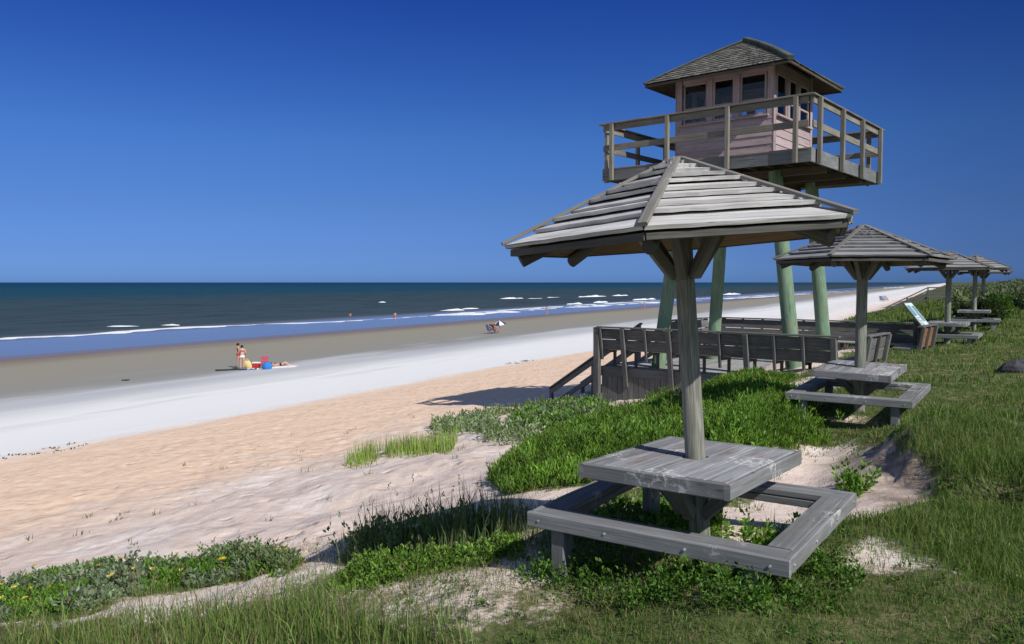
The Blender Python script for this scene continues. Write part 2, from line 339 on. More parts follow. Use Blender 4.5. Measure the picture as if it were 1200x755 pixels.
# ------------------------------------------------------------------ vegetation regions (ground footprints)
REG = dict(
 lush=poly_at([(574, 566), (590, 548), (622, 526), (664, 508), (712, 496), (760, 484), (820, 474), (872, 464), (905, 476), (948, 500), (962, 512), (925, 524), (870, 530), (800, 528), (735, 556), (690, 568), (648, 574), (605, 578)]),
 deckside=poly_at([(800, 480), (822, 462), (850, 450), (905, 446), (925, 462), (950, 490), (960, 505), (900, 490), (830, 480)]),
 left=poly_at([(-60, 708), (0, 694), (60, 674), (120, 668), (200, 664), (280, 662), (345, 662), (338, 672), (270, 682), (200, 692), (140, 700), (110, 716), (70, 726), (0, 728), (-60, 735)]),
 leftbush=poly_at([(228, 664), (280, 658), (344, 660), (336, 672), (280, 678), (232, 676)]),
 mid=poly_at([(388, 688), (412, 672), (470, 658), (540, 648), (600, 640), (612, 650), (560, 660), (505, 672), (450, 688), (415, 698)]),
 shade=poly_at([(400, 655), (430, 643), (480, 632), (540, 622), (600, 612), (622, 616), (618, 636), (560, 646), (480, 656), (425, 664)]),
 bright=poly_at([(404, 546), (430, 532), (470, 524), (532, 518), (530, 530), (505, 534), (470, 533), (440, 542), (415, 548)]),
 grey=poly_at([(498, 508), (520, 496), (570, 488), (640, 482), (705, 482), (706, 496), (650, 508), (610, 520), (585, 512), (560, 506), (525, 510)]),
 stairside=poly_at([(600, 494), (640, 482), (672, 476), (700, 478), (708, 486), (660, 504), (620, 508)]),
 weeds=poly_at([(606, 676), (640, 662), (700, 668), (790, 680), (860, 690), (905, 690), (950, 660), (1004, 672), (940, 718), (850, 726), (760, 712), (690, 700), (640, 690)]),
 under=poly_at([(690, 600), (760, 585), (830, 600), (860, 640), (920, 620), (880, 660), (760, 640), (690, 625)]),
 tall=poly_at([(-80, 742), (60, 738), (160, 728), (270, 722), (330, 712), (420, 712), (520, 735), (560, 770), (400, 790), (-80, 790)]),
 bank=poly_at([(982, 578), (992, 566), (1012, 566), (1010, 580), (996, 586)]),
 gully=poly_at([(800, 640), (846, 604), (900, 560), (945, 525), (1000, 508), (1030, 508), (1005, 540), (975, 560), (1010, 600), (960, 615), (930, 625), (870, 640)]),
 gully2=poly_at([(990, 596), (1000, 540), (1020, 512), (1040, 518), (1062, 548), (1085, 572), (1060, 590), (1020, 604)]),
 bare1=poly_at([(975, 640), (1010, 622), (1050, 630), (1060, 650), (1010, 662), (980, 655)]),
 bare2=poly_at([(330, 700), (420, 690), (520, 672), (600, 664), (660, 690), (720, 705), (640, 715), (560, 722), (450, 712), (370, 712)]),
 bare3=poly_at([(940, 488), (1000, 484), (1060, 490), (1050, 500), (960, 500)]),
 path=poly_at([(560, 672), (612, 648), (640, 660), (600, 676)]),
)
def veg_cover(x, y):
    u = x * NX + y * NY; r = np.hypot(x, y)
    n = fbm(x / 1.1, y / 1.1, 41, 3)
    lawn = sstep(-2.9, -1.5, u + n * 1.3) * .80
    far = sstep(-10.5, -8.0, u + 2 * n) * sstep(20, 25, y - .2 * x + 2 * n)
    v = np.maximum(lawn, far)
    fore = (.52 + .5 * n) * sstep(-6.6, -5.2, u + n) * sstep(7.5, 6.0, r)
    v = np.maximum(v, fore)
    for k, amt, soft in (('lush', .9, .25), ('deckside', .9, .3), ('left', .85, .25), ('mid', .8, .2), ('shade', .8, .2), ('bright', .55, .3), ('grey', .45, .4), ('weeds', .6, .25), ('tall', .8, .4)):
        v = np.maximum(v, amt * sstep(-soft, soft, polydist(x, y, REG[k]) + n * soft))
    for k, amt, soft in (('gully', 1., .35), ('gully2', .9, .15), ('bare1', .62, .4), ('bare2', .30, .35), ('bare3', .35, .3), ('path', .7, .2)):
        v = v * (1 - amt * sstep(-soft, soft, polydist(x, y, REG[k]) + n * soft * 1.6))
    return v

# ------------------------------------------------------------------ ground sheet: fine rings near, wide ones towards the horizon
ang = np.concatenate([np.linspace(-180, -48, 60, endpoint=False), np.linspace(-48, 48, 700, endpoint=False), np.linspace(48, 180, 60, endpoint=False)])
rad = np.concatenate([[.05, .6, 1.2], np.geomspace(1.8, 30, 420), np.geomspace(30.5, 400, 130), np.geomspace(420, 9000, 50)])
an, rr = np.meshgrid(np.radians(ang), rad); X = rr * np.sin(an); Y = rr * np.cos(an)
Z = height(X, Y); nr, na = X.shape
near = (rr < 60); V = np.zeros_like(X); V[near] = veg_cover(X[near], Y[near])
SO = np.zeros_like(X); SO[near] = sstep(-.95, -.25, polydist(X[near], Y[near], MOUND) + .3 * fbm(X[near] / .4, Y[near] / .4, 36, 3)) * .95; uf = X * NX + Y * NY; V[~near] = sstep(-10, -7, uf[~near] + 2 * fbm(X[~near] / 6, Y[~near] / 6, 5, 2))
i, j = np.meshgrid(np.arange(nr - 1), np.arange(na), indexing='ij'); j2 = (j + 1) % na
fa = np.stack([i * na + j, i * na + j2, (i + 1) * na + j2, (i + 1) * na + j], -1).reshape(-1, 4)[:, ::-1]
g = np_mesh('ground', np.stack([X, Y, Z], -1).reshape(-1, 3), fa.ravel(), np.full(len(fa), 4), M['ground'], {'veg': V.ravel(), 'soil': SO.ravel()}, True)
tag(g, kind='structure')
# sea
us = np.concatenate([[-60, -75, -85], np.linspace(-95, -300, 20), np.geomspace(-340, -40000, 20)]); vs = np.concatenate([-np.geomspace(30000, 100, 12), np.linspace(-50, 600, 14), np.geomspace(700, 40000, 14)])
uu, vv = np.meshgrid(us, vs, indexing='ij'); X = uu * NX + vv * SX; Y = uu * NY + vv * SY
i, j = np.meshgrid(np.arange(len(us) - 1), np.arange(len(vs) - 1), indexing='ij'); n = len(vs)
fa = np.stack([i * n + j, i * n + j + 1, (i + 1) * n + j + 1, (i + 1) * n + j], -1).reshape(-1, 4)
o = np_mesh('sea', np.stack([X, Y, np.full_like(X, WATER)], -1).reshape(-1, 3), fa.ravel(), np.full(len(fa), 4), M['sea'], None, True); tag(o, kind='structure')
if o.data.polygons[0].normal.z < 0: o.data.flip_normals()

# foam: low ragged ridges of broken water
def foam_ribbon(path, width, hgt, name='wave_foam', seed=0, gap=0.):
    mb = MB(); pts = [Vector(at_z(px, py, WATER)) for px, py in path]; dense = []
    for a, b in zip(pts, pts[1:]):
        n = max(2, int((b - a).length / 1.2)); dense += [a.lerp(b, k / n) for k in range(n)]
    dense.append(pts[-1]); N = len(dense); rings = []
    s_ = np.array([i * 1.2 for i in range(N)]); nz = fbm(s_ / 6., s_ * 0 + seed, 51, 3); nz2 = fbm(s_ / 2.2, s_ * 0 + seed + 5, 52, 2); nz3 = fbm(s_ / 14., s_ * 0 + seed + 9, 53, 2)
    for i, p in enumerate(dense):
        e = min(1., min(i, N - 1 - i) / max(2., min(7., N * .2))); q = max(0.03, (1 + 1.5 * nz[i]) * e * (1 if nz3[i] > gap - .5 else .06))
        w = width * q; h = max(.02, .42 * hgt * (.35 + .65 * q) * (1 + .9 * nz2[i])) * min(1., e * 2); off = nz2[i] * width * .5
        c = p + Vector((NX, NY, 0)) * off
        rings.append([c + Vector((NX, NY, 0)) * w * a + Vector((0, 0, h * b - .03)) for a, b in ((-.5, 0), (-.3, .55), (-.05, 1), (.2, .6), (.5, .08), (.5, -.1))])
    mb.loft(rings, 1., True, False); return mb
foam_main = [(-60, 401), (0, 397), (60, 394.5), (90, 393), (180, 386), (270, 381.5), (400, 377), (470, 372.5), (520, 369), (600, 363), (700, 356.5), (800, 351), (900, 346), (1000, 340.5), (1060, 337.4), (1090, 336)]
o = foam_ribbon(foam_main, 3.2, .16, seed=2, gap=.05).build('swash_foam', M['foam']); tag(o, 'long thin white foam line along the shallow water edge', 'foam', kind='stuff')
o = foam_ribbon([(500, 371), (560, 367.5), (640, 362), (700, 358.5), (800, 352.5), (900, 347.6), (1000, 341.6)], 5, .30, seed=7, gap=.30).build('swash_foam', M['foam']); tag(o, 'broad band of broken white surf on the right part of the shoreline', 'foam', kind='stuff')
BR = [((122, 383), (168, 382.5), .75, 'short white breaker nearest the left edge of the sea'), ((188, 381.5), (214, 380.8), .45, 'tiny breaker just right of the leftmost white breaker'),
      ((515, 364.5), (545, 363), .7, 'left of two low breakers close behind the surf line'), ((541, 362.5), (565, 361.3), .8, 'right of two low breakers close behind the surf line'),
      ((586, 350.4), (612, 349.8), 1.3, 'first tall breaker of the far row left of the shelter post'), ((618, 350.2), (636, 349.8), .6, 'weak foamy gap breaker in the far row'), ((640, 349), (657, 348.6), 1.2, 'short tall breaker in the middle of the far row'), ((676, 348.4), (711, 347.4), 1.5, 'longest white breaker of the far row'), ((717, 347), (736, 346.4), 1.2, 'last far breaker before the left tower leg'),
      ((663, 357), (682, 356), 1.2, 'breaker right behind the surf below the far row'), ((694, 355), (712, 354.2), 1.2, 'breaker in the surf just left of the left tower leg'), ((740, 352), (768, 350.6), 1.2, 'breaker partly behind the left tower leg'), ((846, 345.6), (870, 344.8), 1.5, 'breaker between the two middle tower legs'), ((1035, 338), (1060, 337), 1.6, 'farthest breaker right of the second shelter post'), ((443, 354.6), (450, 354.4), .7, 'lone whitecap far out on the open sea')]
for k, (a, b, h, lab) in enumerate(BR):
    o = foam_ribbon([a, ((a[0] + b[0]) / 2, (a[1] + b[1]) / 2), b], 2.2, h * .72, seed=20 + k).build('breaking_wave', M['foam']); tag(o, lab, 'wave', 'breaking waves')

# ------------------------------------------------------------------ plant generators (numpy)
def sample(P, dens, inset=0., falloff=.25, seed=0):
    lo, hi = P.min(0), P.max(0); n = int((hi[0] - lo[0]) * (hi[1] - lo[1]) * dens)
    x = rng.uniform(lo[0], hi[0], n); y = rng.uniform(lo[1], hi[1], n); d = polydist(x, y, P) + falloff * .9 * fbm(x / .5, y / .5, seed, 2)
    k = rng.uniform(0, 1, n) < sstep(-falloff, falloff, d); return x[k], y[k], d[k]
def blades(x, y, h, w, col, lean=.35, z=None):
    n = len(x); z = height(x, y) - .01 if z is None else z
    a = rng.uniform(0, 2 * np.pi, n); ca, sa = np.cos(a), np.sin(a); b = rng.uniform(0, 2 * np.pi, n); le = rng.uniform(.05, 1, n) * lean * h; lx, ly = np.cos(b) * le, np.sin(b) * le
    base = np.stack([x, y, z], 1); s = np.stack([ca, sa, 0 * ca], 1) * (w / 2)[:, None]
    m = base + np.stack([lx * .35, ly * .35, h * .55], 1); tp = base + np.stack([lx, ly, h * (1 - .25 * le / h)], 1)
    v = np.stack([base - s, base + s, m + s * .75, m - s * .75, tp], 1).reshape(-1, 3)
    o = np.arange(n)[:, None] * 5; f = np.concatenate([o + [0, 1, 2, 3], o + [3, 2, 4]], 1).ravel(); lt = np.tile([4, 3], n)
    c = np.repeat(col, 5, 0); return v, f, lt, c
def leaves(p, d, ln, wd, col):
    """lens-shaped folded leaves: base p, direction d"""
    n = len(p); d = d / np.linalg.norm(d, axis=1, keepdims=True); r = rng.normal(size=(n, 3)); s = np.cross(d, r); s /= np.linalg.norm(s, axis=1, keepdims=True) + 1e-9
    nn = np.cross(s, d); L = ln[:, None]; W = wd[:, None]
    v = np.stack([p, p + d * L * .5 + s * W * .5 + nn * W * .18, p + d * L - nn * L * .12, p + d * L * .5 - s * W * .5 + nn * W * .18], 1).reshape(-1, 3)
    o = np.arange(n)[:, None] * 4; f = np.concatenate([o + [0, 1, 2], o + [0, 2, 3]], 1).ravel(); return v, f, np.full(2 * n, 3), np.repeat(col, 4, 0)
def merge(*parts):
    V = []; Fc = []; L = []; C = []; b = 0
    for v, f, l, c in parts: V.append(v); Fc.append(f + b); L.append(l); C.append(c); b += len(v)
    return np.concatenate(V), np.concatenate(Fc), np.concatenate(L), np.concatenate(C)
def colmix(n, cols, jit=.15, wt=None):
    c = np.array(cols)[rng.choice(len(cols), n, p=wt)]; return np.clip(c * (1 + rng.normal(0, jit, (n, 1))) * (1 + rng.normal(0, jit * .4, (n, 3))), .004, 1)
def shoots(x, y, h, k, ln, wd, cols, spread=.5, tilt=.25, z=None, patch=.35):
    n = len(x); z = height(x, y) - .01 if z is None else z
    ax = rng.normal(0, tilt, n); ay = rng.normal(0, tilt, n); f = rng.uniform(.08, 1., (n, k)); a = rng.uniform(0, 2 * np.pi, (n, k))
    p = np.stack([x[:, None] + ax[:, None] * h[:, None] * f + .012 * np.cos(a), y[:, None] + ay[:, None] * h[:, None] * f + .012 * np.sin(a), z[:, None] + h[:, None] * f], -1).reshape(-1, 3)
    up = rng.uniform(.5, 1.2, (n, k)) * (.5 + .6 * f); d = np.stack([np.cos(a) * spread + ax[:, None], np.sin(a) * spread + ay[:, None], up], -1).reshape(-1, 3)
    m = n * k; pc = 1 + patch * fbm(np.repeat(x, k) / .35, np.repeat(y, k) / .35, 77, 2)
    c = colmix(m, cols) * pc[:, None] * np.repeat(rng.uniform(.6, 1.35, n), k)[:, None]
    return leaves(p, d, ln * rng.uniform(.65, 1.25, m), wd * rng.uniform(.7, 1.2, m), c)
def stuff(name, label, cat, mat, *parts):
    v, f, l, c = merge(*parts); o = np_mesh(name, v, f, l, mat, {'col': c}); return tag(o, label, cat, kind='stuff')

GRN = [(.115, .24, .028), (.15, .30, .038), (.085, .18, .024), (.19, .32, .055)]
LUSH = [(.125, .25, .028), (.175, .32, .038), (.085, .18, .022), (.23, .36, .07), (.15, .22, .05)]
SILV = [(.19, .25, .14), (.24, .30, .18), (.14, .20, .10), (.28, .33, .22)]
OLIV = [(.095, .165, .03), (.125, .195, .038), (.165, .195, .06), (.075, .135, .025)]
DRY = [(.30, .25, .13), (.24, .19, .10), (.36, .31, .19)]

# big bright patch in front of the deck
x, y, d = sample(REG['lush'], 420, 0, .18, 3); h = (.10 + .15 * sstep(-.1, .5, d)) * rng.uniform(.55, 1.4, len(x)) * (1 + .9 * fbm(x / .55, y / .55, 81, 3)); k = fbm(x / .38, y / .38, 82, 2) > -.30; x, y, h = x[k], y[k], np.clip(h[k], .05, .5)
pl = shoots(x, y, h, 17, .072, .016, LUSH, .32, .16, patch=.7)
kd = rng.uniform(0, 1, len(x)) < .05; pd = blades(x[kd], y[kd], h[kd] * 1.25, np.full(int(kd.sum()), .006), colmix(int(kd.sum()), DRY), .7)
kl = (fbm(x / .9, y / .9, 83, 2) > .22) & (rng.uniform(0, 1, len(x)) < .6); pq = shoots(x[kl], y[kl], h[kl] * 1.1, 11, .07, .036, GRN + [(.10, .17, .05)], .8, .3)
x, y, d = sample(REG['deckside'], 330, 0, .3, 4); h = (.12 + .14 * sstep(-.1, .6, d)) * rng.uniform(.7, 1.3, len(x))
pk = shoots(x, y, h, 14, .09, .024, GRN + [(.16, .16, .03)], .5, .2)
stuff('ground_cover', 'large bright green mat of upright leafy shoots between first shelter and deck', 'ground cover', M['leaf'], pl, pk, pd, pq)
x, y, d = sample(REG['stairside'], 240, 0, .3, 6); h = rng.uniform(.10, .28, len(x)) 
ps = shoots(x, y, h, 12, .10, .05, GRN + SILV[:2], .7, .3)
stuff('ground_cover', 'mixed dark green bushes hiding the foot of the beach stairs', 'ground cover', M['leaf'], ps)
x, y, d = sample(REG['grey'], 150, 0, .5, 8); k = fbm(x / .9, y / .9, 9, 3) > -.14; x, y = x[k], y[k]; h = rng.uniform(.08, .30, len(x)) 
pg = shoots(x, y, h, 12, .075, .034, [(.25, .32, .18), (.31, .37, .24), (.19, .26, .12), (.36, .40, .28), (.16, .27, .05)], .7, .3)
stuff('ground_cover', 'silvery green dune plants scattered on pale sand before the stairs', 'ground cover', M['leaf'], pg)
x, y, d = sample(REG['bright'], 900, 0, .4, 10); k = fbm(x / .5, y / .5, 19, 3) > -.16; x, y = x[k], y[k]
pb = blades(x, y, (.10 + .32 * rng.uniform(0, 1, len(x)) ** 1.5), rng.uniform(.008, .016, len(x)), colmix(len(x), [(.27, .42, .06), (.21, .35, .05), (.34, .42, .12), (.30, .28, .14)], .2), .35)
stuff('dune_grass', 'bright yellow-green tuft of upright grass alone on the sand', 'dune grass', M['blade'], pb)
# left bed
x, y, d = sample(REG['left'], 420, 0, .16, 12); n = fbm(x / .45, y / .45, 21, 2); h = (.05 + .10 * sstep(-.1, .4, d)) * rng.uniform(.6, 1.4, len(x)); k = n > .08
p1 = shoots(x[~k], y[~k], h[~k], 16, .05, .02, GRN, .6, .25); p2 = shoots(x[k], y[k], h[k] * 1.15, 15, .055, .03, SILV, .8, .3)
stuff('ground_cover', 'low green plant bed with grey leaves and yellow flowers at lower left', 'ground cover', M['leaf'], p1, p2)
x, y, d = sample(REG['leftbush'], 640, 0, .12, 14); h = (.09 + .18 * sstep(-.1, .3, d)) * rng.uniform(.6, 1.25, len(x))
stuff('ground_cover', 'rounded grey-green bush at the right end of the flowering bed', 'ground cover', M['leaf'], shoots(x, y, h, 20, .042, .022, [(.17, .23, .10), (.22, .28, .14), (.12, .17, .07)], .8, .28))
# yellow flowers
x, y, d = sample(REG['left'], 6, 0, .1, 15); n = len(x); zz = height(x, y) + rng.uniform(.13, .2, n); parts = []
for q in range(7):
    a = q * 2 * np.pi / 7; parts.append(leaves(np.stack([x, y, zz], 1), np.tile([math.cos(a), math.sin(a) - .3, .35], (n, 1)), np.full(n, .027), np.full(n, .022), colmix(n, [(.80, .60, .05), (.75, .66, .22)])))
stuff('yellow_flowers', 'small yellow flowers dotted over the lower left plant bed', 'flowers', M['leaf'], *parts)
# sunlit mid bed, shaded tall grass behind it
x, y, d = sample(REG['mid'], 760, 0, .16, 16); h = (.04 + .12 * sstep(-.1, .3, d)) * rng.uniform(.5, 1.4, len(x))
stuff('ground_cover', 'vivid green leafy strip in sun below the shaded tall grass', 'ground cover', M['leaf'], shoots(x, y, h, 16, .034, .018, LUSH + [(.22, .36, .08)], .7, .3))
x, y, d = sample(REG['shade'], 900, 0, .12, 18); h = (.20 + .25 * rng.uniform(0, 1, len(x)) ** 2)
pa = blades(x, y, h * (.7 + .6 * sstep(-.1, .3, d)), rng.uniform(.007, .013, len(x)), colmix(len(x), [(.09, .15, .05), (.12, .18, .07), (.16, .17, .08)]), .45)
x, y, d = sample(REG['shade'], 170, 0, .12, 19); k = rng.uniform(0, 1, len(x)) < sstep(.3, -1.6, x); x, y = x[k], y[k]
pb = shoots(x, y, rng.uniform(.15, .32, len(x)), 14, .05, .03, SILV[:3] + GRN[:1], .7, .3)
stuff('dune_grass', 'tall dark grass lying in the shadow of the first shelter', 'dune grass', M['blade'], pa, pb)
x, y, d = sample(REG['shade'], 26, 0, .2, 41); n = len(x)
x2, y2, d = sample(REG['tall'], 14, 0, .3, 42); xs, ys = np.concatenate([x, x2]), np.concatenate([y, y2]); n = len(xs); hs = rng.uniform(.35, .65, n)
ps_ = blades(xs, ys, hs, np.full(n, .005), colmix(n, [(.20, .20, .10), (.24, .21, .12), (.14, .17, .07)]), .3); tops = ps_[0].reshape(-1, 5, 3)[:, 4]
ph_ = leaves(np.repeat(tops, 5, 0) - rng.uniform(0, .07, (5 * n, 1)) * [0, 0, 1.], rng.normal(0, .5, (5 * n, 3)) + [0, 0, .9], np.full(5 * n, .03), np.full(5 * n, .009), colmix(5 * n, [(.26, .20, .12), (.2, .17, .09)]))
stuff('seed_stalks', 'thin brown seed stalks standing above the foreground grass', 'seed stalks', M['blade'], ps_, ph_)
# weeds under the first table
x, y, d = sample(REG['weeds'], 520, 0, .2, 20); k = fbm(x / .4, y / .4, 29, 2) > -.22; x, y = x[k], y[k]; h = rng.uniform(.05, .20, len(x))
p1 = shoots(x, y, h, 12, .030, .018, [(.075, .17, .02), (.10, .21, .028), (.055, .12, .018), (.14, .25, .05)], .8, .35)
x, y, d = sample(REG['under'], 130, 0, .2, 21); p2 = shoots(x, y, rng.uniform(.04, .14, len(x)), 9, .05, .035, GRN, .8, .3)
x, y, d = sample(REG['under'], 500, 0, .2, 22); k = fbm(x / .4, y / .4, 30, 2) > 0; x, y = x[k], y[k]; p3 = blades(x, y, rng.uniform(.06, .22, len(x)), np.full(len(x), .006), colmix(len(x), OLIV + GRN), .5)
stuff('weeds', 'leafy green weeds growing under and before the first bench', 'weeds', M['leaf'], p1, p2, p3)
x, y, d = sample(REG['bank'], 700, 0, .1, 23); stuff('ground_cover', 'small green leafy plant on the eroded sandy bank', 'ground cover', M['leaf'], shoots(x, y, rng.uniform(.06, .22, len(x)), 12, .045, .028, GRN, .8, .3))
# tall grass along the bottom left edge
x, y, d = sample(REG['tall'], 1100, 0, .3, 24); k = fbm(x / .6, y / .6, 33, 2) > -.3; x, y = x[k], y[k]; h = .10 + .26 * rng.uniform(0, 1, len(x)) ** 1.6
stuff('dune_grass', 'tall thin grass along the bottom left edge of the view', 'dune grass', M['blade'], blades(x, y, h, rng.uniform(.004, .008, len(x)), colmix(len(x), OLIV + [(.16, .26, .06), (.21, .30, .08), (.24, .33, .10)] + DRY[:1]), .55))
# lawn
parts = []
for y0, y1, dens, hh, ww in ((2.9, 5.2, 7500, .046, .0042), (5.2, 8, 4200, .052, .0058), (8, 13, 1500, .058, .010), (13, 22, 360, .07, .017), (22, 45, 110, .09, .035)):
    n = int((y1 - y0) * (y1 * 1.85) * dens); y = rng.uniform(y0, y1, n); x = rng.uniform(-y1 * .72, y1 * 1.13, n); k = (x > -y * .72) & (x < y * 1.13) & ((x < y * .74) | (rng.uniform(0, 1, n) < .4)); x, y = x[k], y[k]
    u = x * NX + y * NY; k = (u > -7.2) & (rng.uniform(0, 1, len(x)) < (veg_cover(x, y) * 1.1 - .12) * np.clip(.75 + 1.3 * fbm(x / .6, y / .6, 63, 3), .25, 1) * (u < 40)); x, y = x[k], y[k]
    for nm in ('lush', 'left', 'mid', 'shade'): k = polydist(x, y, REG[nm]) < 0; x, y = x[k], y[k]
    u = x * NX + y * NY; n = len(x); g = fbm(x / .9, y / .9, 61, 3)
    md = polydist(x, y, MOUND); tallness = 1 + 1.3 * sstep(.1, .5, g) + 1.5 * sstep(-.05, .15, md) * sstep(1.1, .4, md)
    c = colmix(n, OLIV + [(.13, .21, .045), (.11, .18, .04), (.16, .23, .06)]); dr = rng.uniform(0, 1, n) < np.clip(.08 - .30 * g, .02, .4); c[dr] = colmix(int(dr.sum()), DRY)
    parts.append(blades(x, y, hh * tallness * rng.uniform(.5, 1.35, n), np.full(n, ww), c, .8))
stuff('lawn_grass', 'short patchy lawn grass on the dune top', 'grass', M['blade'], *parts)
n = 5200; y = rng.uniform(3.2, 9.5, n); x = rng.uniform(-.3, .72, n) * y; k = (rng.uniform(0, 1, n) < veg_cover(x, y) * 1.2 - .25) & (fbm(x / .5, y / .5, 64, 3) > .02) & (x * NX + y * NY > -4.2)
for nm in ('lush', 'left', 'mid', 'shade'): k &= polydist(x, y, REG[nm]) < 0
x, y = x[k], y[k]
stuff('lawn_weeds', 'low dark green weeds and clover scattered through the lawn', 'weeds', M['leaf'], shoots(x, y, rng.uniform(.015, .07, len(x)), 9, .024, .014, [(.06, .13, .02), (.09, .18, .03), (.13, .22, .045), (.05, .10, .02)], 1.0, .4))
n = 60000; y = rng.uniform(3.4, 8.5, n); x = rng.uniform(-.75, .25, n) * y; u = x * NX + y * NY; k = (u > -7.6) & (u < -1.5) & (rng.uniform(0, 1, n) < np.clip(.30 + 1.3 * fbm(x / .45, y / .45, 67, 3), 0, .9))
for nm in ('lush', 'left', 'mid', 'shade', 'gully'): k &= polydist(x, y, REG[nm]) < .05
x, y = x[k], y[k]; n = len(x)
stuff('sparse_grass', 'sparse dry and green grass on the sandy foreground patches', 'grass', M['blade'], blades(x, y, rng.uniform(.02, .10, n), np.full(n, .0045), colmix(n, DRY + [(.17, .21, .07), (.13, .19, .05), (.20, .17, .10)]), 1.1))
# dune vegetation beyond the deck
n = 26000; y = 20 + 75 * rng.uniform(0, 1, n) ** 1.5; u = rng.uniform(-9.5, 3., n); x = (u - y * NY) / NX; u = np.where((y < 38) & (u > -2.2), -3., u); x = (u - y * NY) / NX
k = (rng.uniform(0, 1, n) < sstep(-10, -7.5, u + 2 * fbm(x / 3, y / 3, 71, 2))) & (np.hypot(x - 6.5, y - 21) > 5.6); x, y = x[k], y[k]; n = len(x)
stuff('dune_grass', 'wide green dune grass slope beyond the deck down to the beach', 'dune grass', M['blade'], blades(x, y, rng.uniform(.15, .42, n), .03 + y * .0009, colmix(n, [(.10, .16, .03), (.13, .20, .04), (.17, .21, .06), (.08, .12, .03)]), .5))

# ------------------------------------------------------------------ shelters with table and bench
def lean_fn(c, g, lx, ly):
    z = Vector((lx, ly, 1)).normalized(); q = Vector((0, 0, 1)).rotation_difference(z).to_matrix()
    return lambda x, y, zz: Vector((c[0], c[1], g)) + q @ Vector((x, y, zz))
def shelter(label, c, g, th, a, a2, b, b2, w, thr, r, zb, ze, za, lean=(0, 0), tt=(0, 0), bt=(0, 0), pale=True, gl=None, detail=True):
    root = thing('picnic_shelter', label, 'picnic shelter', (c[0], c[1], g), 'picnic shelters along the dune top')
    T = lean_fn(c, g, *lean); rm = M['roof_pale'] if pale else M['roof_grey']
    sub = .35                                        # posts are set into the ground
    m = MB(); m.cyl(T(0, 0, -sub), T(0, 0, za - .18), .070 if pale else .076, .060 if pale else .070, 22, 18, .035); m.build('post', M['post'], root)
    cor = [Vector((r * math.cos(thr + k * math.pi / 3), r * math.sin(thr + k * math.pi / 3), ze)) for k in range(6)]; ap = Vector((0, 0, za))
    m = MB(); ts = [0, .165, .275, .38, .48, .58, .675, .765, .85, .93] if detail else [0, .17, .33, .48, .62, .75, .87]
    for k in range(6):
        P, Q = cor[k], cor[(k + 1) % 6]; n = (Q - P).cross(ap - P).normalized()
        for i, t0 in enumerate(ts):
            t1 = min((ts[i + 1] if i + 1 < len(ts) else .985) + .035, .99); l0 = .044 + random.uniform(-.009, .010); l1 = .004
            ins = .0 
            pts = [P.lerp(ap, t0) + n * l0, Q.lerp(ap, t0) + n * l0, Q.lerp(ap, t1) + n * l1, P.lerp(ap, t1) + n * l1]
            # ragged lower edge: the board is cut into short lengths whose edge wanders
            N = 9 if detail else 2; tn = random.uniform(.85, 1.12)
            jit = [random.uniform(-.006, .006) for _ in range(N + 1)]
            dn = (P.lerp(ap, t0) - P.lerp(ap, t1)).normalized(); o1, o2 = random.random() * 40, random.random() * 40
            vs = []; fs = []; uv = []; Lb = (pts[1] - pts[0]).length; Wb = (pts[3] - pts[0]).length
            for q in range(N + 1):
                f = q / N; lo = pts[0].lerp(pts[1], f) + dn * jit[q]; hi = pts[3].lerp(pts[2], f)
                vs += [lo, hi, lo - n * .024, hi - n * .024]
            for q in range(N):
                e = q * 4; x0, x1 = o1 + Lb * q / N, o1 + Lb * (q + 1) / N
                fs += [(e, e + 4, e + 5, e + 1), (e + 2, e + 3, e + 7, e + 6), (e, e + 2, e + 6, e + 4), (e + 1, e + 5, e + 7, e + 3)]
                uv += [[(x0, o2), (x1, o2), (x1, o2 + Wb), (x0, o2 + Wb)], [(x0, o2), (x0, o2 + Wb), (x1, o2 + Wb), (x1, o2)], [(x0, o2), (x0, o2 - .02), (x1, o2 - .02), (x1, o2)], [(x0, o2), (x1, o2), (x1, o2 + .02), (x0, o2 + .02)]]
            e = N * 4; fs += [(0, 1, 3, 2), (e, e + 2, e + 3, e + 1)]; uv += [[(o1, o2)] * 4] * 2
            m.add([T(*v) for v in vs], fs, uv, tn)
    roof = m.build('roof', rm, root)
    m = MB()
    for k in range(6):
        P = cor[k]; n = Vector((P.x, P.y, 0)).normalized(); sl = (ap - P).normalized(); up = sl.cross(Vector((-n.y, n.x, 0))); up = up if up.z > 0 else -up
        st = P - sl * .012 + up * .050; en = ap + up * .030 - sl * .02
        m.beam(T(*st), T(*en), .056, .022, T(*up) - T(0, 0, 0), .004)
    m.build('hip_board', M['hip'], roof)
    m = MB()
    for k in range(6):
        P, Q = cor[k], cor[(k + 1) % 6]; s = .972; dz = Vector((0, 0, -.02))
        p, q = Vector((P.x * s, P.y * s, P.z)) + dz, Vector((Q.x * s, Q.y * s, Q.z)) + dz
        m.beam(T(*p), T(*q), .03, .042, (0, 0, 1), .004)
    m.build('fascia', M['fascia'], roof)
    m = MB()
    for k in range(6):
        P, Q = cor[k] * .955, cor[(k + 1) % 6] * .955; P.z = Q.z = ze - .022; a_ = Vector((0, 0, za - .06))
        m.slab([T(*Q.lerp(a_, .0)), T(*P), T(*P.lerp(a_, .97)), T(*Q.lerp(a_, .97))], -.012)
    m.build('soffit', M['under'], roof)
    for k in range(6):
        P = cor[k]; m = MB(); m.cyl(T(P.x * (.93 if k in (4, 5) else .90), P.y * (.93 if k in (4, 5) else .90), ze - .075), T(P.x * .05, P.y * .05, za - .14), .042, .042, 12, 3, .03); m.build('rafter', M['fascia'], roof)
